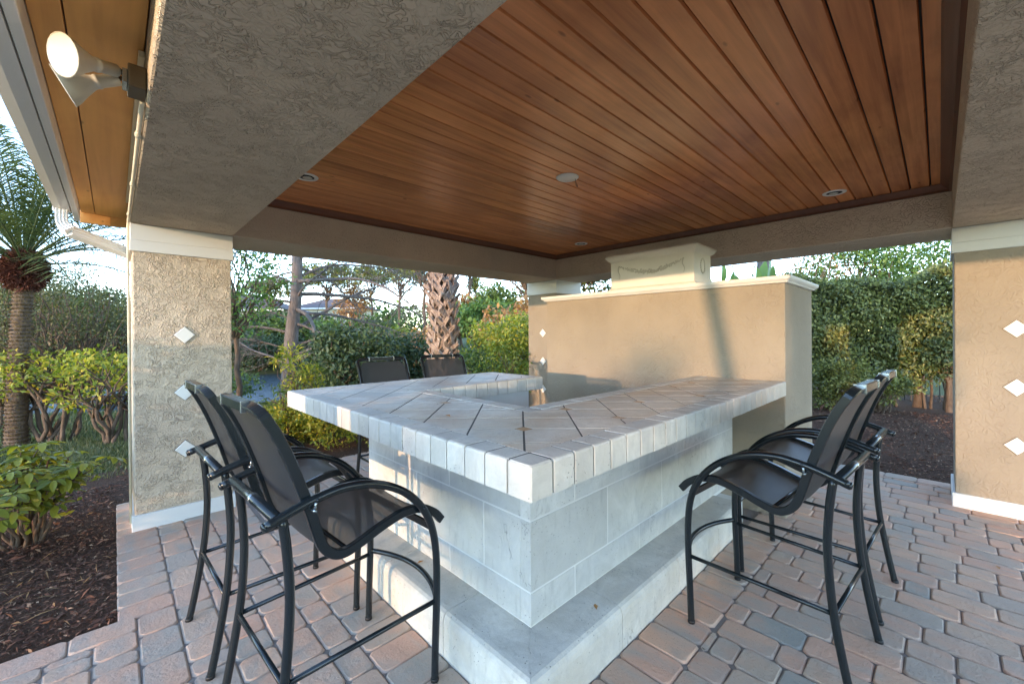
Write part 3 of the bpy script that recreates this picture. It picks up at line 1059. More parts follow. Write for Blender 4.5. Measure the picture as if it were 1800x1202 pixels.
def step_slab(a, b_, axis):
    w = 0.24
    pr = [(0, -0.02), (0, ZP - 0.045), (0.004, ZP - 0.025), (0.012, ZP - 0.010), (0.026, ZP - 0.002), (0.045, ZP), (w, ZP), (w, -0.02)]
    n = len(pr)
    if axis == 'x':
        v = [(a, BP + d, z) for d, z in pr] + [(b_, BP + d, z) for d, z in pr]
    else:
        v = [(AP + d, a, z) for d, z in pr] + [(AP + d, b_, z) for d, z in pr]
    mbb = MB().add(v, [(i, (i + 1) % n, n + (i + 1) % n, n + i) for i in range(n)] + [tuple(range(n - 1, -1, -1)), tuple(range(n, 2 * n))])
    return mbb


step = P_(MB().box(AP + 0.04, GX0 - 0.3, BP + 0.04, BW + 0.1, 0, ZP - 0.02).box(AP + 0.04, AW + 0.1, BW + 0.1, CL - 0.25, 0, ZP - 0.02).build('foot_step', MAT['mortar'], bar))


def mitre_slab(L_, axis):
    w = 0.24
    pr = [(0, -0.02), (0, ZP - 0.045), (0.004, ZP - 0.025), (0.012, ZP - 0.010), (0.026, ZP - 0.002), (0.045, ZP), (w, ZP), (w, -0.02)]
    n = len(pr)
    if axis == 'x':
        v = [(AP + d + 0.0006, BP + d, z) for d, z in pr] + [(AP + L_, BP + d, z) for d, z in pr]
    else:
        v = [(AP + d, BP + d + 0.0006, z) for d, z in pr] + [(AP + d, BP + L_, z) for d, z in pr]
    return MB().add(v, [(i, (i + 1) % n, n + (i + 1) % n, n + i) for i in range(n)] + [tuple(range(n - 1, -1, -1)), tuple(range(n, 2 * n))])


def shift_noise(mbb):
    return mbb


sub(mitre_slab(0.62, 'x').build('slab', MAT['plinth'], step))
sub(mitre_slab(0.55, 'y').build('slab', MAT['plinth'], step))
x = AP + 0.62
while x < 3.36:
    b_ = min(x + 0.60, 3.37)
    if 3.37 - b_ < 0.1: b_ = 3.37
    sub(step_slab(x + 0.003, b_, 'x').build('slab', MAT['plinth'], step)); x = b_
    if b_ >= 3.37: break
y = BP + 0.55
while y < CL - 0.25:
    b_ = min(y + 0.58, CL - 0.22)
    sub(step_slab(y + 0.003, b_, 'y').build('slab', MAT['plinth'], step)); y = b_
    if b_ >= CL - 0.221: break
# low tan kerb where the step meets the grill wall
P_(MB().box(3.372, GX0 - 0.002, BP + 0.20, BW + 0.02, 0, ZP - 0.02).build('kerb', MAT['stucco_fine'], bar, 0.004))

# counter slab
ct = MB()
I = 0.012
ct.box(AC + I, AI - I, BC + I, CL - I, ZB + 0.004, ZT - 0.0014)
ct.box(AI - I, GX0 - 0.001, BC + I, BI - I, ZB + 0.004, ZT - 0.0014)
ct.box(AI - I, WE - I, LI + I, CL - I, ZB + 0.004, ZT - 0.0014)
counter = P_(ct.build('countertop', MAT['grout'], bar))
EW = 0.104     # width of the border tiles

edge_cache = {}


def edge_tile(L_):
    """L-shaped nosing tile: length along local x, face at local y=0 looking to -y"""
    key = round(L_, 3)
    if key in edge_cache: return edge_cache[key]
    g = 0.0028
    r = 0.010
    H = ZT - ZB
    pr = [(0.0, -H), (-0.0, -r), (r * 0.3, -r * 0.3), (r, 0.0), (EW - g, 0.0), (EW - g, -0.012), (0.012, -0.012), (0.012, -H)]
    rj = random.Random(int(key * 1000))
    n = len(pr)
    xs = [-L_ / 2 + g, -L_ / 2 + g + 0.004, L_ / 2 - g - 0.004, L_ / 2 - g]
    v = []
    for k, xx in enumerate(xs):
        ins = 0.0016 if k in (0, 3) else 0.0
        for j, (yy, z_) in enumerate(pr):
            yy2 = yy + (ins if j in (0, 1, 2, 3) else 0)
            z2 = z_ - (ins if j in (2, 3, 4) else 0)
            v.append((xx, yy2, z2))
    f = []
    for k in range(3):
        f += [(k * n + i, k * n + (i + 1) % n, (k + 1) * n + (i + 1) % n, (k + 1) * n + i) for i in range(n)]
    f += [tuple(range(n - 1, -1, -1)), tuple(range(3 * n, 4 * n))]
    me = MB().add(v, f).mesh('edge_tile', MAT['edge_tile'])
    edge_cache[key] = me
    return me


def edge_run(p0, p1, rz, skip0=0.0, skip1=0.0):
    p0, p1 = Vector(p0), Vector(p1)
    L_ = (p1 - p0).length
    d = (p1 - p0) / L_
    a0, a1 = skip0, L_ - skip1
    nn = max(1, round((a1 - a0) / 0.1085))
    s = (a1 - a0) / nn
    me = edge_tile(s)
    for k in range(nn):
        p = p0 + d * (a0 + s * (k + 0.5))
        o = obj('edge_tile', me, counter, (p.x, p.y, ZT + random.uniform(0.0004, .0020)), (random.uniform(-.005, .005), random.uniform(-.006, .006), rz + random.uniform(-.006, .006)))
        sub(o)


def corner_tile(x, y, sx, sy):
    g = 0.002
    x0_, x1_ = sorted((x, x + sx * EW)); y0_, y1_ = sorted((y, y + sy * EW))
    o = MB().cbox(x0_ + (0 if sx > 0 else g), x1_ - (g if sx > 0 else 0), y0_ + (0 if sy > 0 else g), y1_ - (g if sy > 0 else 0), ZB, ZT, 0.006, 0.005).build('edge_tile', MAT['edge_tile'], counter)
    sub(o)


edge_run((AC, BC, 0), (GX0 - .003, BC, 0), 0, EW)                       # face B
edge_run((AC, CL, 0), (AC, BC, 0), R(-90), EW, EW)                       # face A
edge_run((WE, CL, 0), (AC, CL, 0), R(180), EW, EW)                       # outer wing
edge_run((WE, LI, 0), (WE, CL, 0), R(90), EW, EW)                        # wing end
edge_run((AI, LI, 0), (WE, LI, 0), 0, 0, EW)                             # wing, inner side
edge_run((AI, BI, 0), (AI, LI, 0), R(90), 0.0, 0.0)                      # A run, inner side
edge_run((GX0 - .003, BI, 0), (AI, BI, 0), R(180), 0, 0.0)               # B run, inner side
corner_tile(AC, BC, 1, 1); corner_tile(AC, CL, 1, -1); corner_tile(WE, CL, -1, -1); corner_tile(WE, LI, -1, 1)
corner_tile(AI - EW, BI - EW, 1, 1); corner_tile(AI - EW, LI, 1, 1)


def clip(poly, a, b, c):
    """keep a*x+b*y<=c"""
    out = []
    for i in range(len(poly)):
        p, q = poly[i], poly[(i + 1) % len(poly)]
        dp, dq = a * p[0] + b * p[1] - c, a * q[0] + b * q[1] - c
        if dp <= 0: out.append(p)
        if (dp < 0 < dq) or (dq < 0 < dp):
            t = dp / (dp - dq)
            out.append((p[0] + (q[0] - p[0]) * t, p[1] + (q[1] - p[1]) * t))
    return out


def area(p):
    return abs(sum(p[i][0] * p[(i + 1) % len(p)][1] - p[(i + 1) % len(p)][0] * p[i][1] for i in range(len(p)))) / 2


ix0, iy0 = AC + EW, BC + EW
rects = [(ix0, AI - EW, iy0, CL - EW), (AI - EW, GX0 - 0.003, iy0, BI - EW), (AI - EW, WE - EW, LI + EW, CL - EW)]
S = 0.314       # spacing of the diagonal joints, measured in x-y and x+y
g = 0.0058
ACC = {(0, 1), (1, 3), (2, 2), (3, 4), (4, 3), (5, 5), (5, 7), (4, 7), (6, 8), (1, 5), (7, 6), (-2, 4), (-3, 6), (-1, 9)}
def acc_ok(cd_, cs_):
    xc, yc = ((0.02 + cd_ * S) + (2.095 + cs_ * S)) / 2, ((2.095 + cs_ * S) - (0.02 + cd_ * S)) / 2
    return any(x0 + 0.035 < xc < x1 - 0.035 and y0 + 0.035 < yc < y1 - 0.035 for (x0, x1, y0, y1) in rects)


ACC = {a for a in ACC if acc_ok(*a)}
for i in range(-16, 16):
    for j in range(-4, 26):
        d0, s0 = 0.02 + i * S, 2.095 + (j - 0) * S
        d1, s1 = d0 + S, s0 + S
        P4 = [((d0 + g) , (s0 + g)), ((d1 - g), (s0 + g)), ((d1 - g), (s1 - g)), ((d0 + g), (s1 - g))]
        poly = [((d + s) / 2, (s - d) / 2) for d, s in P4]
        for ci_, (cd_, cs_) in enumerate(((i, j), (i + 1, j), (i + 1, j + 1), (i, j + 1))):
            if (cd_, cs_) in ACC:
                xc, yc = ((0.02 + cd_ * S) + (2.095 + cs_ * S)) / 2, ((2.095 + cs_ * S) - (0.02 + cd_ * S)) / 2
                pc = poly; mx_, my_ = sum(p[0] for p in poly) / len(poly), sum(p[1] for p in poly) / len(poly)
                dx_, dy_ = mx_ - xc, my_ - yc
                if abs(dx_) > abs(dy_):
                    sg = 1 if dx_ > 0 else -1
                    poly = clip(poly, -sg, 0, -(sg * xc + 0.030))
                else:
                    sg = 1 if dy_ > 0 else -1
                    poly = clip(poly, 0, -sg, -(sg * yc + 0.030))
        mbb = MB(); tot = 0
        hz = random.uniform(-0.0012, 0.0008)
        for (x0, x1, y0, y1) in rects:
            q = poly
            for (a, b, c) in ((-1, 0, -x0 - 0.0015), (1, 0, x1), (0, -1, -y0 - 0.0015), (0, 1, y1 - 0.0015)):
                if a == 1 and x1 < 1.6: c = x1
                if a == -1 and x0 > 1.4: c = -x0
                q = clip(q, a, b, c) if len(q) >= 3 else q
            if len(q) >= 3 and area(q) > 2e-4:
                if sum(q[k_][0] * q[(k_ + 1) % len(q)][1] - q[(k_ + 1) % len(q)][0] * q[k_][1] for k_ in range(len(q))) < 0: q = q[::-1]
                mbb.prism(q, ZT - 0.014, ZT - 0.0002 + hz * .4); tot += area(q)
        if tot > 0:
            sub(mbb.build('tile', MAT['tile'], counter))
for (cd_, cs_) in ACC:
    d_, s_ = 0.02 + cd_ * S, 2.095 + cs_ * S
    xc, yc = (d_ + s_) / 2, (s_ - d_) / 2
    ok = any(x0 + 0.03 < xc < x1 - 0.03 and y0 + 0.03 < yc < y1 - 0.03 for (x0, x1, y0, y1) in rects)
    if ok:
        w_ = 0.025
        sub(MB().cbox(xc - w_, xc + w_, yc - w_, yc + w_, ZT - 0.014, ZT - 0.0004, 0.001, 0.001).build('accent_tile', MAT['accent'], counter))

# ------------------------------------------------------------------ bar stools
def make_stool(label):
    root = empty('bar_stool', (0, 0, 0), 0, label, 'bar stool', 'bar stools round the tiled bar')
    m = MAT['metal']
    arm = [(.32, 0), (.325, .15), (.333, .35), (.333, .52), (.313, .65), (.262, .755), (.175, .845), (.06, .905), (-.06, .925), (-.16, .913), (-.235, .893), (-.315, .866)]
    rear = [(-.32, 0.0), (-.296, .12), (-.268, .28), (-.250, .42), (-.240, .60), (-.248, .76), (-.262, .878)]
    rail = [(.385, .655), (.345, .700), (.275, .738), (.19, .744), (.10, .724), (.02, .697), (-.045, .680), (-.09, .690), (-.128, .730), (-.152, .80), (-.178, .89), (-.232, 1.05), (-.272, 1.145), (-.306, 1.207)]
    for s in (-1, 1):
        pts = [(x, s * (0.282 - 0.016 * max(0, min(1, (0.2 - x) / 0.5))), z) for x, z in arm]
        b = MB().tube(smooth_path(pts, 5), 0.0160, 10)
        b.lathe([(0.0165, 0), (0.0165, 0.004), (0.010, 0.010)], 10, pts[-1], (-1, 0, -.3))
        for (x_, z_) in ((.262, .755), (-.16, .913)):
            b.lathe([(0.006, 0), (0.006, 0.004), (0.003, 0.006)], 8, (x_, s * (0.282 - 0.016 * max(0, min(1, (0.2 - x_) / 0.5)) + 0.015), z_), (0, s, 0))
        a_ = b.build('arm_and_front_leg', m, root)
        MB().lathe([(0.0175, 0.0), (0.0175, 0.012), (0.0165, 0.014)], 10, (pts[0][0], pts[0][1], 0)).build('glide', MAT['glide'], a_)
        pts = [(x, s * (0.256 + 0.004 * (z < .3)), z) for x, z in rear]
        rl_ = MB().tube(smooth_path(pts, 4), 0.0155, 10).build('rear_leg', m, root)
        MB().lathe([(0.017, 0.0), (0.017, 0.012), (0.016, 0.014)], 10, (pts[0][0], pts[0][1], 0)).build('glide', MAT['glide'], rl_)
        MB().tube([(.330, s * .280, .335), (-.262, s * .258, .330)], 0.0098, 8).build('side_stretcher', m, root)
        # bolts joining arm and rail
        MB().tube([(-.165, s * .268, .868), (-.165, s * .285, .905)], 0.005, 6).tube([(-.17, s * .245, .874), (-.17, s * .292, .880)], 0.006, 6).build('bracket', MAT['chrome'], root)
    # sling frame: one bent rail up one side, across the top, down the other
    yr = 0.247
    side = smooth_path([(x, -yr, z) for x, z in rail], 4)
    top_z, top_x = 1.234, -.322
    cor = []
    for k in range(1, 7):
        a = k / 6 * math.pi / 2
        cor.append(Vector((-.306 + (top_x + .306) * math.sin(a), -yr + 0.07 * (1 - math.cos(a)), 1.207 + (top_z - 1.207) * math.sin(a))))
    path = side + cor
    path = path + [Vector((p.x, -p.y, p.z)) for p in reversed(path)]
    sec = [(-.013, -.014), (-.009, -.017), (.009, -.017), (.013, -.014), (.013, .014), (.009, .017), (-.009, .017), (-.013, .014)]
    MB().sweep(path, sec, up=(-0.6, 0, 0.8), smooth=False).build('sling_frame', m, root)
    # sling fabric
    pr = smooth_path([(x, 0, z) for x, z in rail], 4)[1:]
    v = []; ny = 9
    for q, p in enumerate(pr):
        t_ = q / (len(pr) - 1)
        for k in range(ny):
            s = -1 + 2 * k / (ny - 1)
            sag = 0.016 * (1 - s * s)
            w_ = yr - 0.010
            if t_ > 0.9: w_ -= 0.05 * ((t_ - 0.9) / 0.1) ** 2
            v.append((p.x - sag * (0.7 if p.z > .75 else 0.1), s * w_, p.z - sag * (0.1 if p.z > .75 else 1.0)))
    f = [(a * ny + k, a * ny + k + 1, (a + 1) * ny + k + 1, (a + 1) * ny + k) for a in range(len(pr) - 1) for k in range(ny - 1)]
    MB().add(v, f, True).build('sling_fabric', MAT['sling'], root)
    # cap on the top rail with two pale clips
    b = MB()
    b.sweep([(top_x - .002, -.125, top_z + .001), (top_x - .002, .125, top_z + .001)], [(-.019, -.016), (.019, -.016), (.019, .013), (.014, .017), (-.014, .017), (-.019, .013)], smooth=False)
    c_ = b.build('top_cap', m, root)
    for s in (-1, 1):
        MB().box(top_x - .024, top_x + .020, s * .130 - .004, s * .130 + .004, top_z - .020, top_z + .020).build('clip', MAT['chrome'], root, 0.002)
    cr = MB().tube([(-.277, -.262, .880), (-.277, .262, .880)], 0.0185, 12).build('back_crossbar', m, root)
    MB().tube([(-.277, -.02, .880), (-.277, .005, .880)], 0.0190, 12).build('collar', MAT['chrome'], cr)
    MB().tube([(-.262, -.256, .330), (-.262, .256, .330)], 0.0105, 8).build('rear_stretcher', m, root)
    arc = [(.334 + .075 * (1 - (q / 8) ** 2), .276 * q / 8, .352) for q in range(-8, 9)]
    MB().tube(arc, 0.0125, 8).build('footrest', m, root)
    MB().tube([(-.03, -yr, .676), (-.03, yr, .676)], 0.008, 8).build('seat_stay', m, root)
    MB().box(.322, .334, -.272, .272, .628, .662).build('front_bar', m, root, 0.003)
    return root


stools = [(0.636, 1.760, 3.3, 'nearest left bar stool, black with its arm closest to the camera on the left'),
          (0.598, 2.455, 2.0, 'black bar stool between the nearest left stool and the left column'),
          (2.360, 0.542, 85.9, 'nearest right bar stool with dark sling seat, facing the block wall'),
          (3.040, 0.520, 87.0, 'black bar stool behind the nearest right one, towards the hedge'),
          (1.905, 3.530, -90.0, 'left of the two stools on the far side of the bar, only its back showing'),
          (2.560, 3.500, -97.0, 'right one of the two far stools, its back before the palm trunk')]
st0 = make_stool(stools[0][3])
for i, (x, y, a, lab) in enumerate(stools):
    o = st0 if i == 0 else copy_tree(st0)
    o.location = (x, y, 0); o.rotation_euler = (0, 0, R(a)); o['label'] = lab

# ------------------------------------------------------------------ vegetation helpers
LEAF5 = (np.array([[0, 0, 0], [-0.5, 0.45, 0.10], [0.5, 0.45, 0.10], [0, 1, -0.04], [0, 0.5, -0.02]], float),
         np.array([[0, 4, 1], [0, 2, 4], [4, 3, 1], [4, 2, 3]]))
LEAF2 = (np.array([[0, 0, 0], [-0.5, 0.5, 0.08], [0.5, 0.5, 0.08], [0, 1, 0]], float), np.array([[0, 2, 1], [1, 2, 3]]))
BLADE = (np.array([[-0.5, 0, 0], [0.5, 0, 0], [0, 1, 0]], float), np.array([[0, 1, 2]]))


def unit(v):
    return v / np.maximum(np.linalg.norm(v, axis=1, keepdims=True), 1e-9)


def leaves_mesh(name, P, D, NRM, Ls, Ws, mat, parent=None, tmpl=LEAF5):
    """one leaf per row: base P, direction D, face normal NRM, length Ls, width Ws"""
    T, TF = tmpl
    D = unit(D); X = unit(np.cross(D, NRM)); N = np.cross(X, D)
    n = len(P)
    V = (P[:, None, :] + X[:, None, :] * (T[None, :, 0:1] * Ws[:, None, None]) + D[:, None, :] * (T[None, :, 1:2] * Ls[:, None, None])
         + N[:, None, :] * (T[None, :, 2:3] * Ls[:, None, None]))
    F = TF[None] + (np.arange(n) * len(T))[:, None, None]
    return mesh_np(name, V.reshape(-1, 3), F.reshape(-1, 3), mat, parent)


def clump_leaves(clumps, dens, size, rng, shell=0.55, flat=0.0, aspect=0.5):
    """clumps: list of (center, (rx, ry, rz)). Leaves sit in the outer part of every clump"""
    P = []; D = []
    for c, r in clumps:
        r = np.array(r, float)
        area_ = 4 * math.pi * ((r[0] * r[1]) ** 1.6 / 3 + 2 * (r[0] * r[2]) ** 1.6 / 3) ** (1 / 1.6)
        n = max(6, int(dens * area_))
        d = unit(rng.normal(size=(n, 3)))
        rad = shell + (1.08 - shell) * rng.random((n, 1)) ** 0.7
        lump = 1 + 0.16 * np.sin(d[:, :1] * 7 + c[0] * 3) * np.cos(d[:, 1:2] * 6 + c[1]) + 0.10 * np.sin(d[:, 2:] * 11)
        P.append(np.array(c) + d * r * rad * lump); D.append(d)
    P = np.concatenate(P); D = np.concatenate(D)
    n = len(P)
    dirs = unit(D * 0.5 + rng.normal(size=(n, 3)) * 0.75 + np.array([0, 0, -0.05]))
    nr = unit(D * (0.8 - flat) + np.array([0, 0, 0.75 + flat]) + rng.normal(size=(n, 3)) * 0.5)
    L = size * rng.uniform(0.6, 1.25, n)
    return P, dirs, nr, L, L * aspect


def limb(b, p0, p1, r0, r1, sag=0.0, n=7, jit=0.05, seg=7):
    p0, p1 = Vector(p0), Vector(p1)
    L = (p1 - p0).length
    pts = []
    for i in range(n + 1):
        t = i / n
        p = p0.lerp(p1, t)
        w = math.sin(math.pi * t)
        p = p + Vector((random.uniform(-1, 1), random.uniform(-1, 1), random.uniform(-.6, .6))) * (L * jit * w) + Vector((0, 0, sag * L * w))
        pts.append(p)
    pts = smooth_path(pts, 2)
    b.tube(pts, r0, seg, r1=r1)
    return pts


def place(u, dist, sink=0.03):
    x, y = ground_at(u, dist)
    return x, y, float(gz(x, y)) - sink


def tree(name, u, dist, height, spread, label, leaf, cat='tree', group=None, trunk_h=0.35, n_cl=14, leaf_size=0.12, dens=60,
         tr=0.12, bark='bark_br', shape='round', seed=0, flat=0.0, tmpl=LEAF2, aspect=0.5, clump=0.33, xy=None, xoff=0.0):
    rng = np.random.default_rng(seed + 100); rp = random.Random(seed)
    x, y, z = place(u, dist) if xy is None else (xy[0], xy[1], float(gz(*xy)) - 0.03)
    root = empty(name, (x, y, z), 0, label, cat, group)
    b = MB()
    th = height * trunk_h
    lean = Vector((rp.uniform(-.06, .06) + xoff, rp.uniform(-.06, .06), 0)) * height
    fork = Vector((0, 0, th)) + lean * 0.5
    limb(b, (0, 0, -0.15), fork, tr, tr * 0.7, 0, 6, 0.02, 9)
    clumps = []
    for i in range(n_cl):
        if shape == 'umbrella':
            a = rp.uniform(0, 6.28); rr_ = spread * math.sqrt(rp.random()) * 0.85
            zz_ = height * (0.80 + 0.16 * rp.random() - 0.10 * (rr_ / spread))
            c = Vector((rr_ * math.cos(a), rr_ * math.sin(a), zz_)) + lean
            s = clump * spread * rp.uniform(0.7, 1.2); r_ = (s, s, s * 0.42)
        elif shape == 'cone':
            t = rp.random()
            a = rp.uniform(0, 6.28); rr_ = spread * (1 - t) * rp.uniform(.4, 1)
            c = Vector((rr_ * math.cos(a), rr_ * math.sin(a), th * .6 + (height - th * .6) * t)) + lean
            s = clump * spread * rp.uniform(.7, 1.1); r_ = (s, s, s * .8)
        else:
            d = Vector((rp.gauss(0, 1), rp.gauss(0, 1), rp.gauss(0, 1))).normalized()
            q = rp.uniform(.35, .85)
            hc = (th * 0.75 + height) / 2; hh = (height - th * 0.75) / 2
            c = Vector((d.x * spread * q, d.y * spread * q, hc + d.z * hh * q * .95)) + lean
            s = clump * spread * rp.uniform(.7, 1.25); r_ = (s, s, s * rp.uniform(.6, .9))
        clumps.append((tuple(c), r_))
        limb(b, fork + Vector((0, 0, rp.uniform(-.2, .1) * th)), c, tr * 0.42, tr * 0.08, rp.uniform(-.08, .08), 5, 0.07, 5)
    b.build('trunk', MAT[bark], root)
    P, D, N, L, W = clump_leaves(clumps, dens, leaf_size, rng, flat=flat, aspect=aspect)
    leaves_mesh('crown', P, D, N, L, W, MAT[leaf], root, tmpl)
    return root


def shrub(name, u, dist, height, spread, label, leaf, cat='shrub', group=None, leaf_size=0.07, n_cl=16, dens=320, seed=0, stems=7, bare=0.2,
          bark='bark_br', aspect=0.5, tmpl=LEAF5, xy=None, clump=0.36, sr=0.016, shell=0.45, ry=None):
    rng = np.random.default_rng(seed + 500); rp = random.Random(seed + 5)
    x, y, z = place(u, dist) if xy is None else (xy[0], xy[1], float(gz(*xy)) - 0.03)
    root = empty(name, (x, y, z), 0, label, cat, group)
    b = MB(); clumps = []
    ry = ry or spread
    for i in range(n_cl):
        a = rp.uniform(0, 6.28); q = math.sqrt(rp.random()) * 0.82
        hz = height * (bare + (1 - bare) * rp.random() ** 0.7 * (1 - 0.35 * q * q))
        c = (spread * q * math.cos(a), ry * q * math.sin(a), min(hz, height * .88))
        s = clump * min(spread, height) * rp.uniform(.7, 1.2)
        clumps.append((c, (s, s, s * .75)))
    for i in range(stems):
        c = clumps[i % len(clumps)][0]
        a = rp.uniform(0, 6.28)
        mid = Vector((c[0] * .4 + .05 * math.cos(a), c[1] * .4 + .05 * math.sin(a), c[2] * .55))
        p0 = Vector((spread * .12 * math.cos(a), ry * .12 * math.sin(a), -0.1))
        limb(b, p0, mid, sr, sr * .75, 0, 4, .08, 6)
        for k in range(3):
            c2 = clumps[(i * 3 + k) % len(clumps)][0]
            limb(b, mid, c2, sr * .6, sr * .2, .05, 4, .08, 5)
    b.build('stems', MAT[bark], root)
    P, D, N, L, W = clump_leaves(clumps, dens, leaf_size, rng, shell=shell, aspect=aspect)
    leaves_mesh('foliage', P, D, N, L, W, MAT[leaf], root, tmpl)
    return root


# ------------------------------------------------------------------ left palm with ringed trunk
x, y, z = place(27, 6.4)
pal = empty('palm_tree', (x, y, z), 0, 'slender palm at the left edge with ringed trunk and rusty fibre head', 'palm')
tb = MB()
H0 = 2.55
lean = (0.10, -0.10)


def ctr(t):
    return Vector((lean[0] * t * t, lean[1] * t * t, H0 * t))


prof = []
vs = []; seg = 14; nr_ = 120
for k in range(nr_):
    t = k / (nr_ - 1)
    r_ = 0.128 - 0.028 * t + 0.012 * ((k % 3) == 0) - 0.006 * ((k % 3) == 1) + (0.05 * (1 - t / .08) if t < .08 else 0)
    c = ctr(t)
    for i in range(seg):
        a = 2 * math.pi * i / seg
        vs.append((c.x + r_ * math.cos(a), c.y + r_ * math.sin(a), c.z - .05))
fs = [(k * seg + i, k * seg + (i + 1) % seg, (k + 1) * seg + (i + 1) % seg, (k + 1) * seg + i) for k in range(nr_ - 1) for i in range(seg)]
tb.add(vs, fs, True).build('trunk', MAT['bark_br'], pal)
rng = np.random.default_rng(3)
n = 2600
t = rng.random(n); a = rng.random(n) * 2 * math.pi
C = np.stack([lean[0] * t * t, lean[1] * t * t, H0 * (np.floor(t * 46) / 46)], 1)
rad = 0.124 - 0.028 * t
d = np.stack([np.cos(a), np.sin(a), np.zeros(n)], 1)
o = leaves_mesh('leaf_stubs', C + d * rad[:, None], unit(d * 0.8 + np.array([0, 0, 0.9])), np.cross(d, rng.normal(size=(n, 3)) * .2 + [0, 0, 1.]) * .1 + d, rng.uniform(.035, .06, n), rng.uniform(.02, .035, n), MAT['stub'], pal)
tag(o, kind='stuff')
n = 9000
hc = ctr(1.0)
d = unit(rng.normal(size=(n, 3)))
P = np.array([hc.x, hc.y, hc.z + 0.22]) + d * np.array([.25, .25, .33]) * rng.uniform(.55, .98, (n, 1))
o = leaves_mesh('fibre_head', P, unit(d + rng.normal(size=(n, 3)) * .7), rng.normal(size=(n, 3)), rng.uniform(.05, .12, n), rng.uniform(.005, .010, n), MAT['fibre'], pal)
tag(o, kind='stuff')


def frond_mesh(L_, droop, nlf, ll, width, mat, seed, vee=0.35, plumose=0.25):
    """feather leaf that leaves the origin along +x and arches down"""
    rg = np.random.default_rng(seed)
    t = np.linspace(0, 1, 26)
    xs = L_ * (t - 0.18 * droop * t ** 2.4); zs = L_ * (0.55 * t * (1 - droop * 0.95 * t) )
    R_ = np.stack([xs, 0 * t, zs], 1)
    b = MB().tube([tuple(p) for p in R_], 0.016, 5, r1=0.003)
    T_, TF = LEAF2
    tt = np.repeat(np.linspace(0.14, 0.99, nlf), 2)
    sd = np.tile([-1.0, 1.0], nlf)
    base = np.stack([np.interp(tt, t, R_[:, 0]), 0 * tt, np.interp(tt, t, R_[:, 2])], 1)
    tan = unit(np.stack([np.interp(np.minimum(tt + .03, 1), t, R_[:, 0]), 0 * tt, np.interp(np.minimum(tt + .03, 1), t, R_[:, 2])], 1) - base + np.array([1e-4, 0, -1e-5]))
    side = np.stack([0 * tt, sd, 0 * tt], 1)
    dirs = unit(tan * 0.55 + side + np.array([0, 0, 1.0]) * vee + rg.normal(size=(len(tt), 3)) * plumose)
    lens = ll * np.sin(np.pi * np.clip(tt, .05, .97)) ** 0.6 * rg.uniform(.85, 1.1, len(tt)) + .03
    D_ = unit(dirs); X_ = unit(np.cross(D_, np.array([0, 0, 1.0]))); N_ = np.cross(X_, D_)
    # three points per leaflet side so that they droop at the tip
    V = []
    for f_, dz, w_ in ((0, 0, .6), (.5, -.03, 1.0), (1.0, -.22, 0.06)):
        q = base + D_ * (lens[:, None] * f_) + np.array([0, 0, 1]) * (dz * lens[:, None])
        V.append(q - X_ * (width * w_ / 2)); V.append(q + X_ * (width * w_ / 2))
    V = np.stack(V, 1)                          # n,6,3
    o0 = len(b.v)
    for row in V:
        k = len(b.v)
        b.v += [tuple(p) for p in row]
        b.f += [(k, k + 1, k + 3, k + 2), (k + 2, k + 3, k + 5, k + 4)]; b.sm += [False, False]
    return b.mesh('frond', mat)


fr = [frond_mesh(2.35, dr, 60, 0.36, 0.016, MAT['lf_palm'], 20 + i) for i, dr in enumerate((0.55, 0.85, 1.15))]
top = ctr(1.0) + Vector((0, 0, 0.45))
for i in range(46):
    a = i * 2.39996
    el = R(88 - i * 1.55 + random.uniform(-6, 6))
    m = fr[0 if i < 26 else (1 if i < 42 else 2)]
    o = obj('frond', m, pal, (top.x, top.y, top.z - 0.004 * i), (random.uniform(-.3, .3), -el + R(32), a))
    s = random.uniform(.85, 1.1); o.scale = (s, s, s)

# ------------------------------------------------------------------ cabbage palm with criss-cross boots
x, y, z = place(779, 7.6)
bp = empty('boot_palm', (x, y, z), 0, 'thick palm trunk with criss-cross leaf bases behind the far stools', 'palm')
MB().tube([(0, 0, -.2), (0, 0, 1.5), (0.02, 0, 3.2), (0.03, 0, 5.0)], 0.155, 12).build('trunk', MAT['bark'], bp)


def boot_mesh(sd):
    rg = random.Random(sd)
    b = MB()
    L_ = 0.27
    for s in (-1, 1):
        pts = []
        for k in range(6):
            t = k / 5
            pts.append((s * (0.085 - 0.20 * t), -(0.012 + 0.050 * t + 0.035 * t * t + 0.008 * s), L_ * t))
        b.sweep(pts, [(-.036, -.008), (.036, -.012), (.038, .010), (-.032, .011)], up=(0, -1, 0.2), smooth=False, scale=[1.2, 1.15, 1.05, .95, .82, .62 + rg.random() * .2])
    return b.mesh('leaf_base', MAT['boot'])


bms = [boot_mesh(i) for i in range(3)]
kk = 0
for r_ in range(28):
    zb = -0.05 + r_ * 0.150
    for k in range(7):
        a = 2 * math.pi * (k + (r_ % 2) * 0.5 + random.uniform(-.1, .1)) / 7
        o = obj('leaf_base', bms[kk % 3], bp, (0.158 * math.cos(a), 0.158 * math.sin(a), zb + random.uniform(-.02, .02)),
                (random.uniform(-.10, .16), random.uniform(-.22, .22), a + math.pi / 2))
        s = random.uniform(.9, 1.15); o.scale = (s, s, s * random.uniform(.9, 1.15))
        kk += 1
fr2 = [frond_mesh(1.9, dr, 44, 0.62, 0.028, MAT['lf_palm'], 40 + i, vee=0.1, plumose=0.12) for i, dr in enumerate((0.9, 1.35))]
for i in range(22):
    a = i * 2.39996 + .4
    el = R(60 - i * 4.2)
    obj('frond', fr2[i % 2], bp, (0.03, 0, 4.45), (random.uniform(-.3, .3), -el + R(35), a))

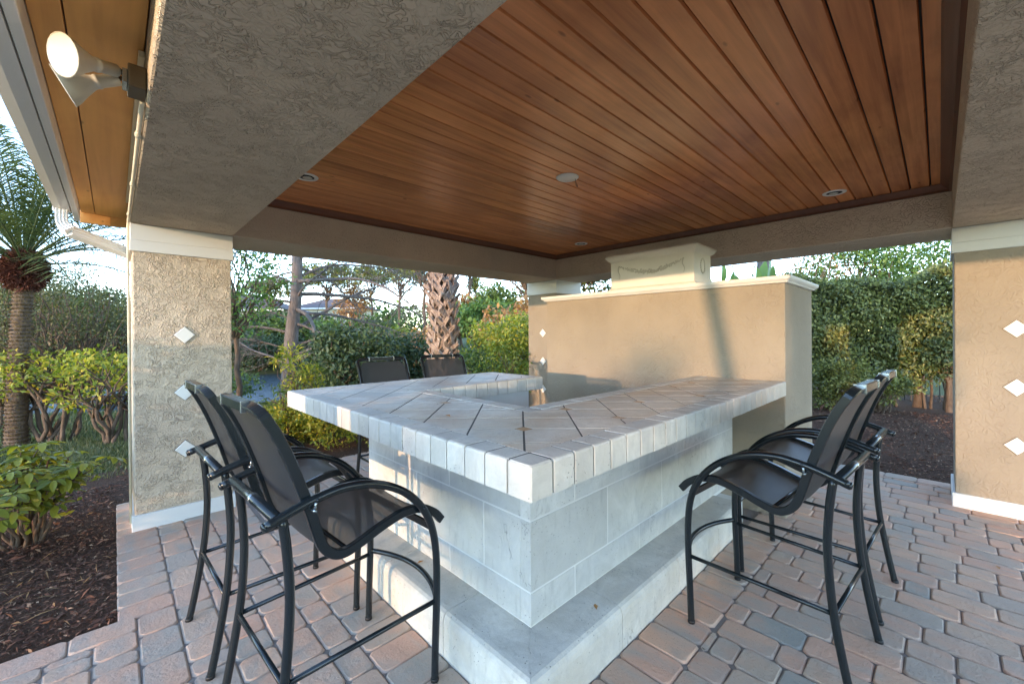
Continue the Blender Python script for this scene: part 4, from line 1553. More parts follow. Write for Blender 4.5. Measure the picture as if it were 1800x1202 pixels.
# ------------------------------------------------------------------ bare cypress
x, y, z = place(505, 11.5)
cy_ = empty('bare_tree', (x, y, z), 0, 'tall leafless tree with drooping bare branches beyond the bar', 'tree')
b = MB()
Rx = Vector((math.sin(YAW), -math.cos(YAW), 0)); Fx = Vector((math.cos(YAW), math.sin(YAW), 0))
tp = [Vector((0, 0, -.3)), Rx * .03 + Vector((0, 0, .8)), Rx * .12 + Vector((0, 0, 2.0)), Rx * .26 + Vector((0, 0, 3.2)), Rx * .30 + Vector((0, 0, 5.0)), Rx * .32 + Vector((0, 0, 8.0))]
b.tube(smooth_path(tp, 5), 0.215, 12, r1=0.10)
b.build('trunk', MAT['bark'], cy_)
twigs = MB()
rb = random.Random(5)
spec = []
for i in range(30):
    h = 1.0 + i * 0.15 + rb.uniform(-.06, .06)
    sgn = 1 if i % 3 else -1
    side = Rx * sgn * rb.uniform(.7, 1) + Fx * rb.uniform(-.8, .8)
    spec.append((h, side.normalized(), rb.uniform(2.4, 6.0) * (1 if sgn > 0 else .6), rb.uniform(-.15, .75)))
for h, d, L_, rise in spec:
    tt_ = min(max(h / 8, 0), 1)
    base = Vector((0, 0, h)) + Rx * (0.05 + .27 * min(1, h / 3.4))
    pts = []; p = base.copy(); v = (d + Vector((0, 0, rise))).normalized()
    nst = 14
    for k in range(nst + 1):
        pts.append(p.copy())
        v = (v + Vector((rb.uniform(-.13, .13), rb.uniform(-.13, .13), -0.05 + rb.uniform(-.09, .09)))).normalized()
        p = p + v * (L_ / nst)
    r0 = 0.016 + 0.008 * L_
    twigs.tube(pts, r0, 6, r1=.003)
    for k in range(2, nst + 1):
        for q in range(3 if k > 4 else 1):
            dd = (pts[k] - pts[k - 1]).normalized() + Vector((rb.uniform(-1, 1), rb.uniform(-1, 1), rb.uniform(-.9, .7)))
            dd.normalize()
            l2 = rb.uniform(.35, 1.1) * (1 - .35 * k / nst) * min(1.3, L_ / 3)
            pp = [pts[k]]
            for w in range(4):
                dd = (dd + Vector((rb.uniform(-.3, .3), rb.uniform(-.3, .3), rb.uniform(-.25, .15)))).normalized()
                pp.append(pp[-1] + dd * l2 / 4)
            twigs.tube(pp, 0.0085, 4, r1=.003, cap=False)
            for w in (1, 2, 3):
                d3 = (dd + Vector((rb.uniform(-1, 1), rb.uniform(-1, 1), rb.uniform(-.8, .5)))).normalized()
                twigs.tube([pp[w], pp[w] + d3 * l2 * .28, pp[w] + d3 * l2 * .5 + Vector((0, 0, -.03))], 0.0042, 3, r1=.002, cap=False)
twigs.build('branches', MAT['bark'], cy_)

# ------------------------------------------------------------------ near shrubs, left of the left column
x, y, z = place(45, 2.95)
sch = empty('schefflera_shrub', (x, y, z), 0, 'low shrub with whorls of yellow-green oval leaves in the mulch at bottom left', 'shrub')
b = MB()
rg = random.Random(3)
wh = []
for i in range(20):
    a = rg.uniform(0, 6.28); q = rg.uniform(.25, 1.0)
    tip = Vector((.47 * q * math.cos(a), .47 * q * math.sin(a), .34 + .42 * rg.random() * (1 - .35 * q)))
    mid = Vector((tip.x * .45, tip.y * .45, tip.z * .6))
    limb(b, (.04 * math.cos(a), .04 * math.sin(a), -.05), mid, .013, .010, 0, 4, .06, 7)
    limb(b, mid, tip, .009, .006, 0, 4, .06, 6)
    wh.append(tip)
    for k in range(3):
        t2 = tip + Vector((rg.uniform(-.17, .17), rg.uniform(-.17, .17), rg.uniform(-.18, .10)))
        limb(b, mid.lerp(tip, .6), t2, .005, .0035, 0, 3, .05, 5)
        wh.append(t2)
b.build('stems', MAT['bark_br'], sch)


def whorl_mesh(sd):
    rg = np.random.default_rng(sd)
    b = MB(); nl = 8
    for i in range(nl):
        a = 2 * math.pi * i / nl + rg.uniform(-.25, .25)
        L_ = rg.uniform(.075, .115); W_ = L_ * rg.uniform(.40, .50)
        dr = rg.uniform(.1, .55)
        pet = 0.022
        d = np.array([math.cos(a), math.sin(a), 0]); s = np.array([-math.sin(a), math.cos(a), 0])
        rows = []
        for t, w in ((0, .05), (.18, .62), (.45, 1.0), (.75, .86), (.93, .42), (1.0, .04)):
            c = d * (pet + L_ * t * (1 - .12 * dr)) + np.array([0, 0, .012 - dr * L_ * t * t])
            rows.append((c - s * W_ / 2 * w + np.array([0, 0, .006 * w]), c - np.array([0, 0, .003 * w]), c + s * W_ / 2 * w + np.array([0, 0, .006 * w])))
        vs = [p for r_ in rows for p in r_]
        fs = []
        for k in range(5):
            fs += [(k * 3, k * 3 + 1, k * 3 + 4, k * 3 + 3), (k * 3 + 1, k * 3 + 2, k * 3 + 5, k * 3 + 4)]
        b.add(vs, fs, True)
    return b.mesh('leaf_whorl', MAT['lf_schef'])


wms = [whorl_mesh(i) for i in range(6)]
for i, p in enumerate(wh):
    out = Vector((p.x, p.y, .55)).normalized()
    q = Vector((0, 0, 1)).rotation_difference((Vector((0, 0, 1)) * .75 + out * .6 + Vector((rg.uniform(-.3, .3), rg.uniform(-.3, .3), 0))).normalized())
    o = obj('leaf_whorl', wms[i % 6], sch, p)
    o.rotation_euler = (q @ Matrix.Rotation(rg.uniform(0, 6.28), 3, 'Z').to_quaternion()).to_euler() if False else q.to_euler()
    s = rg.uniform(.75, 1.15); o.scale = (s, s, s)
P, D, N, L, W = clump_leaves([((0, 0, .42), (.38, .38, .24)), ((-.15, .1, .52), (.3, .3, .2))], 70, .065, np.random.default_rng(8), aspect=.45)
leaves_mesh('foliage', P, D, N, L, W, MAT['lf_schef'], sch)

# long hedge row of sprawling shrubs in the lawn on the left
shrub('sprawling_shrub', 95, 6.6, 1.55, 1.15, 'open sprawling shrub with bent bare branches and lime leaves beside the ringed palm', 'lf_lime', n_cl=34, dens=95, leaf_size=.085, seed=1, stems=12, bare=.50, sr=.034, clump=.20, ry=.8)
shrub('sprawling_shrub', 205, 6.3, 1.50, .85, 'open lime-leaved shrub partly hidden by the left column', 'lf_lime', n_cl=26, dens=100, leaf_size=.085, seed=2, stems=9, bare=.42, sr=.03, clump=.22)
shrub('sprawling_shrub', -30, 7.0, 1.50, .9, 'lime-leaved shrub cut by the left edge behind the palm', 'lf_lime', n_cl=22, dens=110, leaf_size=.085, seed=3, stems=8, bare=.4, sr=.03, clump=.22)
# right of the left column
shrub('yellow_green_shrub', 475, 5.9, .50, .90, 'low yellow-green clipped shrub in front of the lake, left of the counter', 'lf_lime', n_cl=40, dens=330, leaf_size=.055, seed=4, stems=16, bare=.3, sr=.010)
shrub('yellow_green_shrub', 575, 6.1, .64, .85, 'low yellow-green clipped shrub whose leaf tops show behind the left counter corner', 'lf_lime', n_cl=40, dens=330, leaf_size=.055, seed=5, stems=16, bare=.3, sr=.010)
shrub('yellow_green_shrub', 690, 6.2, .66, .95, 'low clipped shrub showing between the two far stool backs', 'lf_lime', n_cl=34, dens=300, leaf_size=.055, seed=6, stems=14, bare=.3, sr=.010)
shrub('oleander_shrub', 520, 6.3, 1.50, .38, 'upright shrub with pale yellow-lime shoots rising before the bare tree', 'lf_lime', n_cl=14, dens=230, leaf_size=.10, aspect=.26, seed=7, stems=9, bare=.45, sr=.014, clump=.36)
shrub('oleander_shrub', 497, 5.7, .95, .26, 'small dark leafed sapling over the low shrub near the column', 'lf_green', n_cl=9, dens=120, leaf_size=.10, aspect=.28, seed=8, stems=6, bare=.5, sr=.010)
shrub('dark_bush', 620, 8.6, 1.75, 1.05, 'rounded dark green bush behind the left far stool', 'lf_dark', n_cl=42, dens=170, leaf_size=.10, seed=9, stems=10, bare=.1, sr=.03, clump=.34)
shrub('dark_bush', 715, 10.0, 1.65, 1.0, 'dark green bush left of the thick palm trunk', 'lf_dark', n_cl=34, dens=140, leaf_size=.11, seed=10, stems=8, bare=.1, sr=.03)
shrub('lace_shrub', 885, 6.9, 1.38, .62, 'airy shrub with thin dark stems just left of the far column', 'lf_green', n_cl=30, dens=110, leaf_size=.06, seed=11, stems=14, bare=.25, sr=.012, clump=.26)
shrub('lace_shrub', 845, 6.6, .95, .45, 'small green shrub seen past the right far stool back', 'lf_lime', n_cl=18, dens=150, leaf_size=.055, seed=12, stems=10, bare=.3, sr=.010, clump=.3)
shrub('bank_shrub', 950, 15.5, 2.35, 2.9, 'big bright yellow-green mound of shrubbery on the bank by the far column', 'lf_lime', n_cl=60, dens=60, leaf_size=.15, seed=13, stems=6, bare=.1, sr=.04, tmpl=LEAF2, clump=.30)
shrub('bank_shrub', 850, 17.5, 1.9, 2.0, 'low green bank shrub right of the thick palm trunk', 'lf_green', n_cl=30, dens=40, leaf_size=.17, seed=14, stems=6, bare=.1, sr=.04, tmpl=LEAF2)
# croton seen over the coping
shrub('croton_shrub', 1042, 9.2, 3.35, .60, 'croton shrub with red, yellow and green leaves over the wall beside the plaster box', 'lf_croton', n_cl=26, dens=110, leaf_size=.17, aspect=.3, seed=15, stems=8, bare=.4, sr=.02)

# ------------------------------------------------------------------ trees, left and middle distance
tree('shade_tree', 140, 14.5, 6.0, 3.2, 'broad dark tree behind the lime shrubs, left of the left column', 'lf_olive', seed=1, n_cl=105, dens=60, leaf_size=.10, trunk_h=.2, clump=.15, tr=.13)
tree('shade_tree', 5, 16, 5.4, 2.6, 'dark tree behind the ringed palm at the left edge', 'lf_olive', seed=2, n_cl=60, dens=60, leaf_size=.11, trunk_h=.2, clump=.19, tr=.14)
tree('shade_tree', 218, 17.5, 6.2, 2.4, 'dark leafy tree just left of the left column, farther back', 'lf_olive', seed=3, n_cl=64, dens=60, leaf_size=.11, trunk_h=.15, clump=.18, tr=.14)
tree('leafy_tree', 420, 9.4, 4.9, 1.20, 'fresh green leafy tree right beside the left column', 'lf_fresh', seed=4, n_cl=26, dens=85, leaf_size=.11, trunk_h=.42, clump=.30, tr=.065)
tree('leafy_tree', 385, 12.5, 2.2, 1.2, 'soft grey-green willowy bush by the lake beside the left column', 'lf_green', seed=5, n_cl=22, dens=70, leaf_size=.13, trunk_h=.1, clump=.30, tr=.05)
far = [
    (430, 30, 3.7, 3.4, 'lf_dark', 'round', 'dark shoreline bush mass under the grey roofed house'),
    (492, 31, 4.0, 3.2, 'lf_dark', 'round', 'dark shoreline trees left of the bare tree trunk'),
    (560, 30, 3.5, 3.0, 'lf_green', 'round', 'green shoreline trees right of the bare tree trunk'),
    (478, 46, 8.6, 3.2, 'lf_pine', 'umbrella', 'flat topped pine over the far shore, left of the bare tree trunk'),
    (575, 44, 9.6, 3.6, 'lf_pine', 'umbrella', 'flat topped pine seen through the bare branches'),
    (618, 48, 9.0, 2.6, 'lf_rust', 'round', 'rusty orange cypress tree on the far shore'),
    (655, 52, 10.5, 3.5, 'lf_pine', 'umbrella', 'tall umbrella pine left of the thick palm, the farther one'),
    (700, 42, 9.4, 3.4, 'lf_pine', 'umbrella', 'tall umbrella pine left of the thick palm, the nearer one'),
    (745, 33, 9.0, 2.7, 'lf_pine', 'umbrella', 'open pine with bright tufts directly left of the thick palm trunk'),
    (700, 28, 3.9, 2.6, 'lf_lime', 'round', 'yellow-green round tree above the left far stool'),
    (660, 30, 3.9, 2.6, 'lf_green', 'round', 'mid green round tree above the dark bush'),
    (742, 26, 4.0, 2.3, 'lf_rust', 'round', 'orange tinted small tree left of the thick palm trunk'),
    (838, 30, 4.7, 2.6, 'lf_fresh', 'round', 'bright green tree right of the thick palm trunk'),
    (812, 36, 5.0, 2.6, 'lf_rust', 'round', 'dry orange shrubby tree right behind the palm trunk'),
    (880, 34, 5.7, 3.0, 'lf_green', 'round', 'mid green tree on the bank, second from the far column'),
    (838, 48, 8.2, 2.2, 'lf_pine', 'cone', 'pointed conifer rising above the bank trees'),
    (822, 40, 10.4, 2.0, 'lf_pine', 'umbrella', 'thin pine tufts peeping right of the palm trunk'),
    (925, 30, 7.4, 3.0, 'lf_pine', 'umbrella', 'spreading pine right against the far column'),
    (912, 25, 4.6, 2.4, 'lf_rust', 'round', 'orange and olive tree against the far column'),
    (60, 44, 6.0, 5.0, 'lf_dark', 'round', 'distant dark tree by the peach house'),
    (185, 40, 6.0, 5.0, 'lf_green', 'round', 'distant tree between the peach house and the left column'),
    (-60, 30, 7.0, 4.5, 'lf_green', 'round', 'distant tree cut by the left edge'),
]
for i, (u, dd, h, sp, lf_, shp, lab) in enumerate(far):
    tree('far_tree' if shp == 'round' else ('pine_tree' if shp == 'umbrella' else 'conifer'), u, dd, h, sp, lab, lf_, seed=30 + i,
         n_cl=26 if shp == 'round' else 24, dens=20, leaf_size=.34, trunk_h=.16 if shp == 'round' else .62, clump=.30 if shp == 'round' else .27,
         tr=.16, shape=shp, group='trees across the lake' if dd > 25 else None, bark='bark_br', flat=.3 if shp == 'umbrella' else 0)
# a solid run of woodland behind everything, too far to tell its trees apart
rng = np.random.default_rng(77)
cl = []
for k in range(150):
    u = rng.uniform(-700, 2600); dd = rng.uniform(75, 110)
    x, y = ground_at(u, dd)
    cl.append(((x, y, float(gz(x, y)) + rng.uniform(1.0, 4.2)), (rng.uniform(4, 8), rng.uniform(4, 8), rng.uniform(2.5, 4.5))))
P, D, N, L, W = clump_leaves(cl, 1.3, 1.1, rng, shell=.8)
tag(leaves_mesh('far_woodland', P, D, N, L, W, MAT['lf_green'], None, LEAF2), 'far belt of woodland along the horizon', kind='stuff')

for i, (u, dd, lab) in enumerate(((412, 25, 'low dark bush on the far shore, nearest the left column'), (455, 26, 'low dark bush on the far shore under the leafy tree edge'),
                                  (500, 27, 'low dark bush on the far shore by the bare trunk'), (550, 26, 'low dark bush on the far shore right of the bare trunk'))):
    shrub('shoreline_bush', u, dd, 2.1, 1.9, lab, 'lf_dark', n_cl=26, dens=28, leaf_size=.20, seed=200 + i, stems=4, bare=.05, sr=.03, tmpl=LEAF2)

# ------------------------------------------------------------------ houses across the lake
def house(name, u, dist, w, d, h, rz, roof, wall, label, nwin=3):
    x, y = ground_at(u, dist)
    z = float(gz(x, y))
    root = empty(name, (x, y, z), rz, label, 'house')
    MB().box(-w / 2, w / 2, -d / 2, d / 2, -1, h).build('wall', MAT[wall], root)
    o = .6
    b = MB().add([(-w / 2 - o, -d / 2 - o, h), (w / 2 + o, -d / 2 - o, h), (w / 2 + o, d / 2 + o, h), (-w / 2 - o, d / 2 + o, h), (-w / 2 + d / 2, 0, h + d * .24), (w / 2 - d / 2, 0, h + d * .24)],
                 [(0, 1, 5, 4), (1, 2, 5), (2, 3, 4, 5), (3, 0, 4), (3, 2, 1, 0)])
    rf = b.build('roof', MAT[roof], root)
    MB().box(-w / 2 - o, w / 2 + o, -d / 2 - o - .03, -d / 2 - o, h - .18, h + .02).build('eaves_board', MAT['white'], root)
    for k in range(nwin):
        xx = -w / 2 + w * (k + .5) / nwin
        wd = MB().box(xx - .65, xx + .65, -d / 2 - .06, -d / 2, h - 1.75, h - .55).build('window', MAT['white'], root)
        MB().box(xx - .56, xx + .56, -d / 2 - .075, -d / 2 - .061, h - 1.67, h - .63).build('pane', MAT['glass'], wd)
    return root


face = YAW - R(90)
house('house', 428, 50, 12, 8, 4.6, face + .1, 'roof_grey', 'house', 'cream house with dark tiled roof across the lake beside the left column', 4)
house('house', 395, 60, 9, 7, 6.6, face + .3, 'roof_red', 'house_p', 'upper floor of a house with terracotta roof behind the grey roofed one', 3)
house('house', 45, 42, 14, 9, 4.3, face + .75, 'roof_red', 'house_p', 'peach house with terracotta roof behind the ringed palm', 4)
house('house', 590, 75, 12, 8, 5.2, face - .1, 'roof_grey', 'house', 'distant pale house glimpsed behind the bare branches', 3)

# small peach utility box on the bank
x, y, z = place(818, 22)
ub = empty('utility_box', (x, y, z), face + .15, 'small peach rendered pump box on the bank right of the thick palm', 'utility box')
MB().box(-.34, .34, -.3, .3, -.4, .60).build('body', MAT['house_p'], ub, .02)
MB().box(-.38, .38, -.34, .34, .60, .66).build('lid', MAT['roof_red'], ub, .01)
MB().box(-.05, .05, -.315, -.301, .15, .36).build('hatch', MAT['black'], ub)

# ------------------------------------------------------------------ right side: hedge, shrubs, trunks, fence
x0h, y0h = 7.3, -3.4
hd = Vector((ground_at(1370, 9.4)[0] - ground_at(1820, 7.4)[0], ground_at(1370, 9.4)[1] - ground_at(1820, 7.4)[1], 0))
hs = Vector((*ground_at(1820, 7.4), 0)); hl = hd.length; hd.normalize(); hn = Vector((-hd.y, hd.x, 0))
hg = empty('hedge', (hs.x, hs.y, float(gz(hs.x, hs.y))), math.atan2(hd.y, hd.x), 'tall dense clipped ficus hedge between the grill wall and the right column', 'hedge')
rng = np.random.default_rng(21)
n = 26000
xx = rng.uniform(-.3, hl + .3, n)
topz = 2.62 + .10 * np.sin(xx * 2.1) + .07 * np.sin(xx * 5.3 + 1)
zz_ = 0.45 + (topz - 0.45) * rng.random(n) ** 0.85
hole = 0.22 * np.sin(xx * 3.1 + zz_ * 2.7) + 0.16 * np.sin(xx * 7.3 - zz_ * 5.1) + 0.12 * np.sin(zz_ * 9 + xx * 4)
yy = np.where(rng.random(n) < .8, .42 + hole * .5 + rng.normal(0, .09, n), rng.uniform(-.5, .4, n))
keep = rng.random(n) < np.clip((zz_ - 0.45 - .35 * (np.sin(xx * 2.7) + 1) * .5) * 2.2 + .15, 0, 1)
xx, yy, zz_ = xx[keep], yy[keep], zz_[keep]; n = len(xx)
nt = 9000
xt = rng.uniform(-.3, hl + .3, nt)
P = np.concatenate([np.stack([xx, yy, zz_], 1), np.stack([xt, rng.uniform(-.5, .55, nt), 2.60 + .10 * np.sin(xt * 2.1) + .07 * np.sin(xt * 5.3 + 1) + rng.normal(0, .05, nt)], 1)])
n = len(P)
front = np.array([0, 1.0, 0.2])
D = unit(np.array([0, .25, -.55]) + rng.normal(size=(n, 3)) * .65)
N = unit(front + np.array([0, 0, .6]) + rng.normal(size=(n, 3)) * .45)
L = rng.uniform(.05, .095, n)
leaves_mesh('foliage', P, D, N, L, L * .5, MAT['lf_hedge'], hg)
# inner twigs and dark core leaves
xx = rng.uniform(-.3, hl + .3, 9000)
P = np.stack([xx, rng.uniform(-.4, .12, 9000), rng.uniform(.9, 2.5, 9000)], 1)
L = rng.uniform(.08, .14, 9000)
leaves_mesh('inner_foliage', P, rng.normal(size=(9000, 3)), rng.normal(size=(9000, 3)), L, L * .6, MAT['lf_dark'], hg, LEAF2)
b = MB()
for k in range(26):
    q = hl * (k + .5) / 26 + random.uniform(-.1, .1)
    limb(b, (q, random.uniform(-.1, .2), -.2), (q + random.uniform(-.25, .25), random.uniform(-.3, .3), 1.3), .028, .018, 0, 5, .04, 6)
    for j in range(5):
        limb(b, (q, 0, .5 + .14 * j), (q + random.uniform(-.4, .4), random.uniform(-.45, .3), 1.2 + .25 * j), .010, .004, 0, 4, .07, 5)
b.build('stems', MAT['bark_br'], hg)

tree('hedge_tree', 1612, 8.2, 1.9, .75, 'short grey trunked bushy tree in the mulch before the hedge, left of the right column', 'lf_green', seed=60, n_cl=16, dens=230, leaf_size=.08, trunk_h=.42, clump=.42, tr=.09, bark='bark_br', tmpl=LEAF5)
tree('hedge_tree', 1668, 7.6, 2.0, .65, 'dark leaved bushy tree half hidden by the right column', 'lf_dark', seed=61, n_cl=14, dens=230, leaf_size=.08, trunk_h=.35, clump=.42, tr=.06, bark='bark_br', tmpl=LEAF5)
shrub('low_hedge_shrub', 1470, 7.9, .98, .62, 'light green low shrub right beside the grill wall corner', 'lf_hedge', n_cl=26, dens=420, leaf_size=.065, seed=62, stems=10, bare=.25, sr=.012)
shrub('low_hedge_shrub', 1545, 7.5, .82, .50, 'light green low shrub behind the right stool backs', 'lf_hedge', n_cl=22, dens=400, leaf_size=.065, seed=63, stems=10, bare=.25, sr=.012)
shrub('low_hedge_shrub', 1400, 8.3, .95, .60, 'low shrub hidden for the most part by the grill wall', 'lf_hedge', n_cl=16, dens=300, leaf_size=.065, seed=64, stems=8, bare=.25, sr=.012)

fx0, fy0 = ground_at(1690, 8.6); fx1, fy1 = ground_at(1500, 9.6)
fn = empty('picket_fence', (fx0, fy0, float(gz(fx0, fy0))), math.atan2(fy1 - fy0, fx1 - fx0), 'black iron picket fence in the gap under the hedge', 'fence')
FL = math.hypot(fx1 - fx0, fy1 - fy0)
pk = MB().box(-.009, .009, -.009, .009, 0, 1.25).mesh('picket', MAT['iron'])
for k in range(int(FL / .11)):
    obj('picket', pk, fn, (k * .11, 0, 0))
for zz__ in (.15, 1.12):
    MB().box(0, FL, -.014, .014, zz__, zz__ + .03).build('rail', MAT['iron'], fn)

# plants peeping over the coping
def broad_leaf_plant(name, u, dist, h, label, n=7, seed=0):
    rg = random.Random(seed)
    x, y, z = place(u, dist)
    root = empty(name, (x, y, z), 0, label, 'plant')
    for k in range(n):
        a = rg.uniform(0, 6.28); hh = h * rg.uniform(.78, 1.02)
        b = MB()
        px_, py_ = .30 * math.cos(a), .30 * math.sin(a)
        st = smooth_path([(0, 0, 0), (px_ * .3, py_ * .3, hh * .35), (px_ * .8, py_ * .8, hh * .68)], 4)
        b.tube(st, .014, 6, r1=.008)
        L_ = .62; W_ = .24
        base = st[-1]; d = Vector((math.cos(a) * .45, math.sin(a) * .45, 1)).normalized(); s = d.cross(Vector((math.cos(a + .5), math.sin(a + .5), 0))).normalized(); nn = s.cross(d)
        rows = []
        for t, w in ((0, .1), (.15, .7), (.35, 1), (.6, .92), (.8, .6), (1, .03)):
            c = base + d * (L_ * t) - nn * (.22 * t * t * L_)
            rows += [c - s * W_ / 2 * w + nn * .03 * w, c, c + s * W_ / 2 * w + nn * .03 * w]
        fs = []
        for q in range(5):
            fs += [(q * 3, q * 3 + 1, q * 3 + 4, q * 3 + 3), (q * 3 + 1, q * 3 + 2, q * 3 + 5, q * 3 + 4)]
        b.add(rows, fs, True)
        b.build('leaf', MAT['lf_fresh'], root)
    return root


broad_leaf_plant('bird_of_paradise', 1255, 9.4, 3.9, 'broad leaved plant showing over the wall coping right of the plaster box', 10, 1)
broad_leaf_plant('bird_of_paradise', 1322, 9.0, 3.7, 'broad leaved plant over the coping beside the purple palm trunk', 8, 2)
x, y, z = place(1343, 9.8)
pt = empty('palm_tree', (x, y, z), 0, 'smooth purple-grey palm trunk seen over the wall coping', 'palm')
MB().tube([(0, 0, -.2), (0, 0, 2), (.02, 0, 4), (.03, 0, 6)], .15, 14).build('trunk', MAT['bark'], pt)
for i in range(16):
    obj('frond', fr[i % 3], pt, (.03, 0, 5.7), (random.uniform(-.3, .3), -R(60 - i * 5) + R(32), i * 2.4))
tree('bare_sapling', 1405, 11.5, 5.0, 1.3, 'thin mostly bare tree over the wall corner', 'lf_rust', seed=65, n_cl=26, dens=6, leaf_size=.08, trunk_h=.3, clump=.30, tr=.07)
tree('bare_sapling', 1300, 12.5, 4.8, 1.2, 'thin sparse tree behind the broad leaved plants', 'lf_green', seed=66, n_cl=20, dens=14, leaf_size=.09, trunk_h=.3, clump=.30, tr=.06)
tree('garden_tree', 1520, 14.0, 5.4, 2.0, 'light leafed tree above the hedge, left one', 'lf_fresh', seed=67, n_cl=34, dens=55, leaf_size=.13, trunk_h=.35, clump=.28, tr=.09)
tree('garden_tree', 1625, 13.0, 5.3, 1.9, 'light leafed tree above the hedge beside the right column', 'lf_fresh', seed=68, n_cl=34, dens=60, leaf_size=.13, trunk_h=.35, clump=.28, tr=.09)
tree('garden_tree', 1440, 15.0, 5.0, 1.8, 'loose green tree over the corner of the grill wall', 'lf_green', seed=69, n_cl=26, dens=45, leaf_size=.13, trunk_h=.35, clump=.28, tr=.08)
tree('garden_tree', 1740, 15.0, 6.0, 2.6, 'green tree behind the right column', 'lf_green', seed=70, n_cl=20, dens=40, leaf_size=.15, trunk_h=.3, clump=.3, tr=.1)

# unseen shrub, added on the sun side to shade the foot of the left column
shrub('added_shade_shrub', 0, 0, 1.72, .62, 'added round shrub outside the left edge, shading the left column', 'lf_green', n_cl=40, dens=220, leaf_size=.09, seed=71, stems=10, bare=.05, xy=(-2.35, 3.45), clump=.36)

shrub('added_shade_shrub', 0, 0, 1.62, .62, 'added round shrub behind the camera, shading the right face of the bar', 'lf_green', n_cl=44, dens=240, leaf_size=.09, seed=72, stems=10, bare=.05, xy=(-3.35, -.78), clump=.36)  # out of view, added to keep the sun off the bar's right face

x, y = -8.0, -1.50
lp = empty('slender_palm', (x, y, float(gz(x, y))), 0, 'slender leaning palm out on the west lawn', 'palm')
MB().tube([(0, -.42, -.2), (0, -.16, 1.5), (0, .10, 3.0), (0, .34, 4.4)], .075, 10, r1=.06).build('trunk', MAT['bark'], lp)
for i in range(14):
    obj('frond', fr[i % 3], lp, (0, .34, 4.4), (0, -R(60 - i * 6) + R(32), i * 2.4))
shrub('added_hedge_shade_shrub', 0, 0, 3.0, .55, 'added tall shrub out of view, keeping sun patches off the hedge', 'lf_green', n_cl=46, dens=220, leaf_size=.09, seed=92, stems=8, bare=.08, xy=(-9.0, -2.85), clump=.55)  # added out of sight to block the sun that reaches the hedge
tree('lawn_tree', 0, 0, 3.7, .80, 'small round tree far out on the west lawn', 'lf_green', seed=90, n_cl=30, dens=150, leaf_size=.10, trunk_h=.25, clump=.4, tr=.06, xy=(-20, -3.6))

# ------------------------------------------------------------------ ground litter
def scatter(name, areas, n, size, mat, label, seed, dz=0.045, parent=None):
    rng = np.random.default_rng(seed)
    P = []
    for (x0, x1, y0, y1, w) in areas:
        m = int(n * w)
        P.append(np.stack([rng.uniform(x0, x1, m), rng.uniform(y0, y1, m)], 1))
    P = np.concatenate(P)
    z = gz(P[:, 0], P[:, 1]) + dz + rng.uniform(-.004, .016, len(P))
    P = np.concatenate([P, z[:, None]], 1)
    m = len(P)
    D = unit(rng.normal(size=(m, 3)) * np.array([1, 1, .22]))
    N = unit(rng.normal(size=(m, 3)) * .45 + np.array([0, 0, 1.0]))
    L = size * rng.lognormal(0, .45, m)
    return tag(leaves_mesh(name, P, D, N, L, L * rng.uniform(.16, .4, m), mat, None, LEAF2), label, kind='stuff')


scatter('bark_chips', [(-1.8, -.01, 2.99, 5.8, .62), (0, 3.2, 5.05, 7.0, .20), (-3.2, -1.8, 3, 6.3, .18)], 42000, .021, MAT['chip'], 'dark bark chips strewn over the mulch beside the patio', 1)
scatter('bark_chips', [(5.83, 10.5, -2.2, 5.0, 1.0)], 60000, .026, MAT['chip'], 'dark bark chips under the hedge', 2)
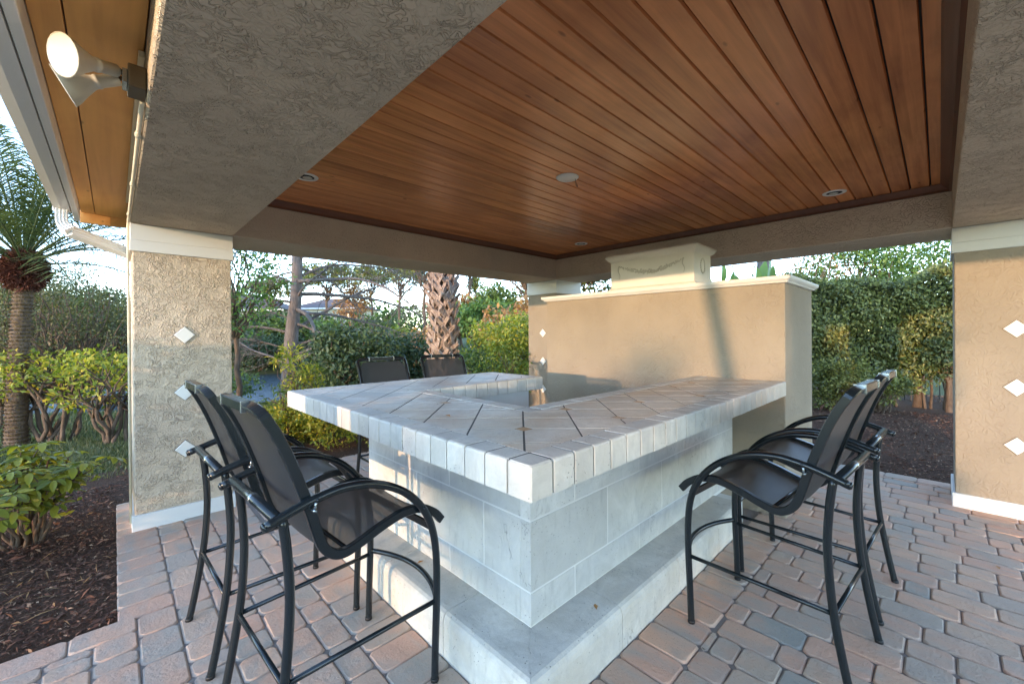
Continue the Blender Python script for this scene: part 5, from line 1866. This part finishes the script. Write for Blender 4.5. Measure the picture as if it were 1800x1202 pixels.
# taller straws
rng = np.random.default_rng(9)
m = 130
P = np.stack([rng.uniform(-1.5, -.05, m), rng.uniform(3.02, 5, m)], 1)
P = np.concatenate([P, (gz(P[:, 0], P[:, 1]) + .06)[:, None]], 1)
tag(leaves_mesh('dry_straws', P, rng.normal(size=(m, 3)) * [1, 1, .08], rng.normal(size=(m, 3)) * .3 + [0, 0, 1], rng.uniform(.05, .16, m), rng.uniform(.004, .010, m), MAT['lf_rust'], None, LEAF2), 'pale dry straws on the dark mulch', kind='stuff')


def grass(name, x0, x1, y0, y1, n, h, label, seed, cond=None):
    rng = np.random.default_rng(seed)
    X = rng.uniform(x0, x1, n); Y = rng.uniform(y0, y1, n)
    if cond is not None:
        k = cond(X, Y); X, Y = X[k], Y[k]
    Z = gz(X, Y)
    n = len(X)
    k = (Z > -.85); X, Y, Z = X[k], Y[k], Z[k]; n = len(X)
    D = unit(rng.normal(size=(n, 3)) * [.5, .5, .1] + [0, 0, 1])
    L = h * rng.uniform(.5, 1.3, n)
    return tag(leaves_mesh(name, np.stack([X, Y, Z], 1), D, rng.normal(size=(n, 3)), L, L * .16, MAT['grass'], None, BLADE), label, kind='stuff')


grass('lawn_grass', -3.5, 3.5, 6.1, 9.5, 60000, .07, 'short greyish green lawn behind the mulch bed', 4)
grass('lawn_grass', -6, 4, 9.5, 15, 50000, .10, 'rough grass running down to the lake', 5)
grass('bank_grass', 6, 22, 8, 22, 50000, .14, 'grass on the bank right of the lake', 6)

# a few fallen leaves and one stain on the foot step
lf = MB()
lf.add([(0, 0, 0), (.022, .010, .004), (.045, 0, .001), (.022, -.011, .005)], [(0, 3, 2, 1)])
lm = lf.mesh('fallen_leaf', MAT['lf_rust'])
for i, (x, y, z, lab) in enumerate(((1.20, 2.02, ZP + .004, 'small dry leaf on the left run of the foot step'), (1.10, 2.98, .008, 'small dry leaf on the pavers beyond the foot step'),
                                    (-.35, 3.25, .02, 'dry leaf on the mulch by the paver edge'), (1.62, 1.13, ZP + .004, 'small dark leaf on the right run of the foot step'),
                                    (.42, 3.1, .006, 'dry leaf on the pavers between the left stools and the column'), (3.9, -.25, .006, 'dry leaf on the pavers before the right column'),
                                    (1.15, 1.62, ZT + .001, 'tiny dry leaf on the diagonal counter tiles'))):
    o = obj('fallen_leaf', lm, None, (x, y, z), (0, 0, i * 1.3)); tag(o, lab, 'leaf', 'fallen leaves')
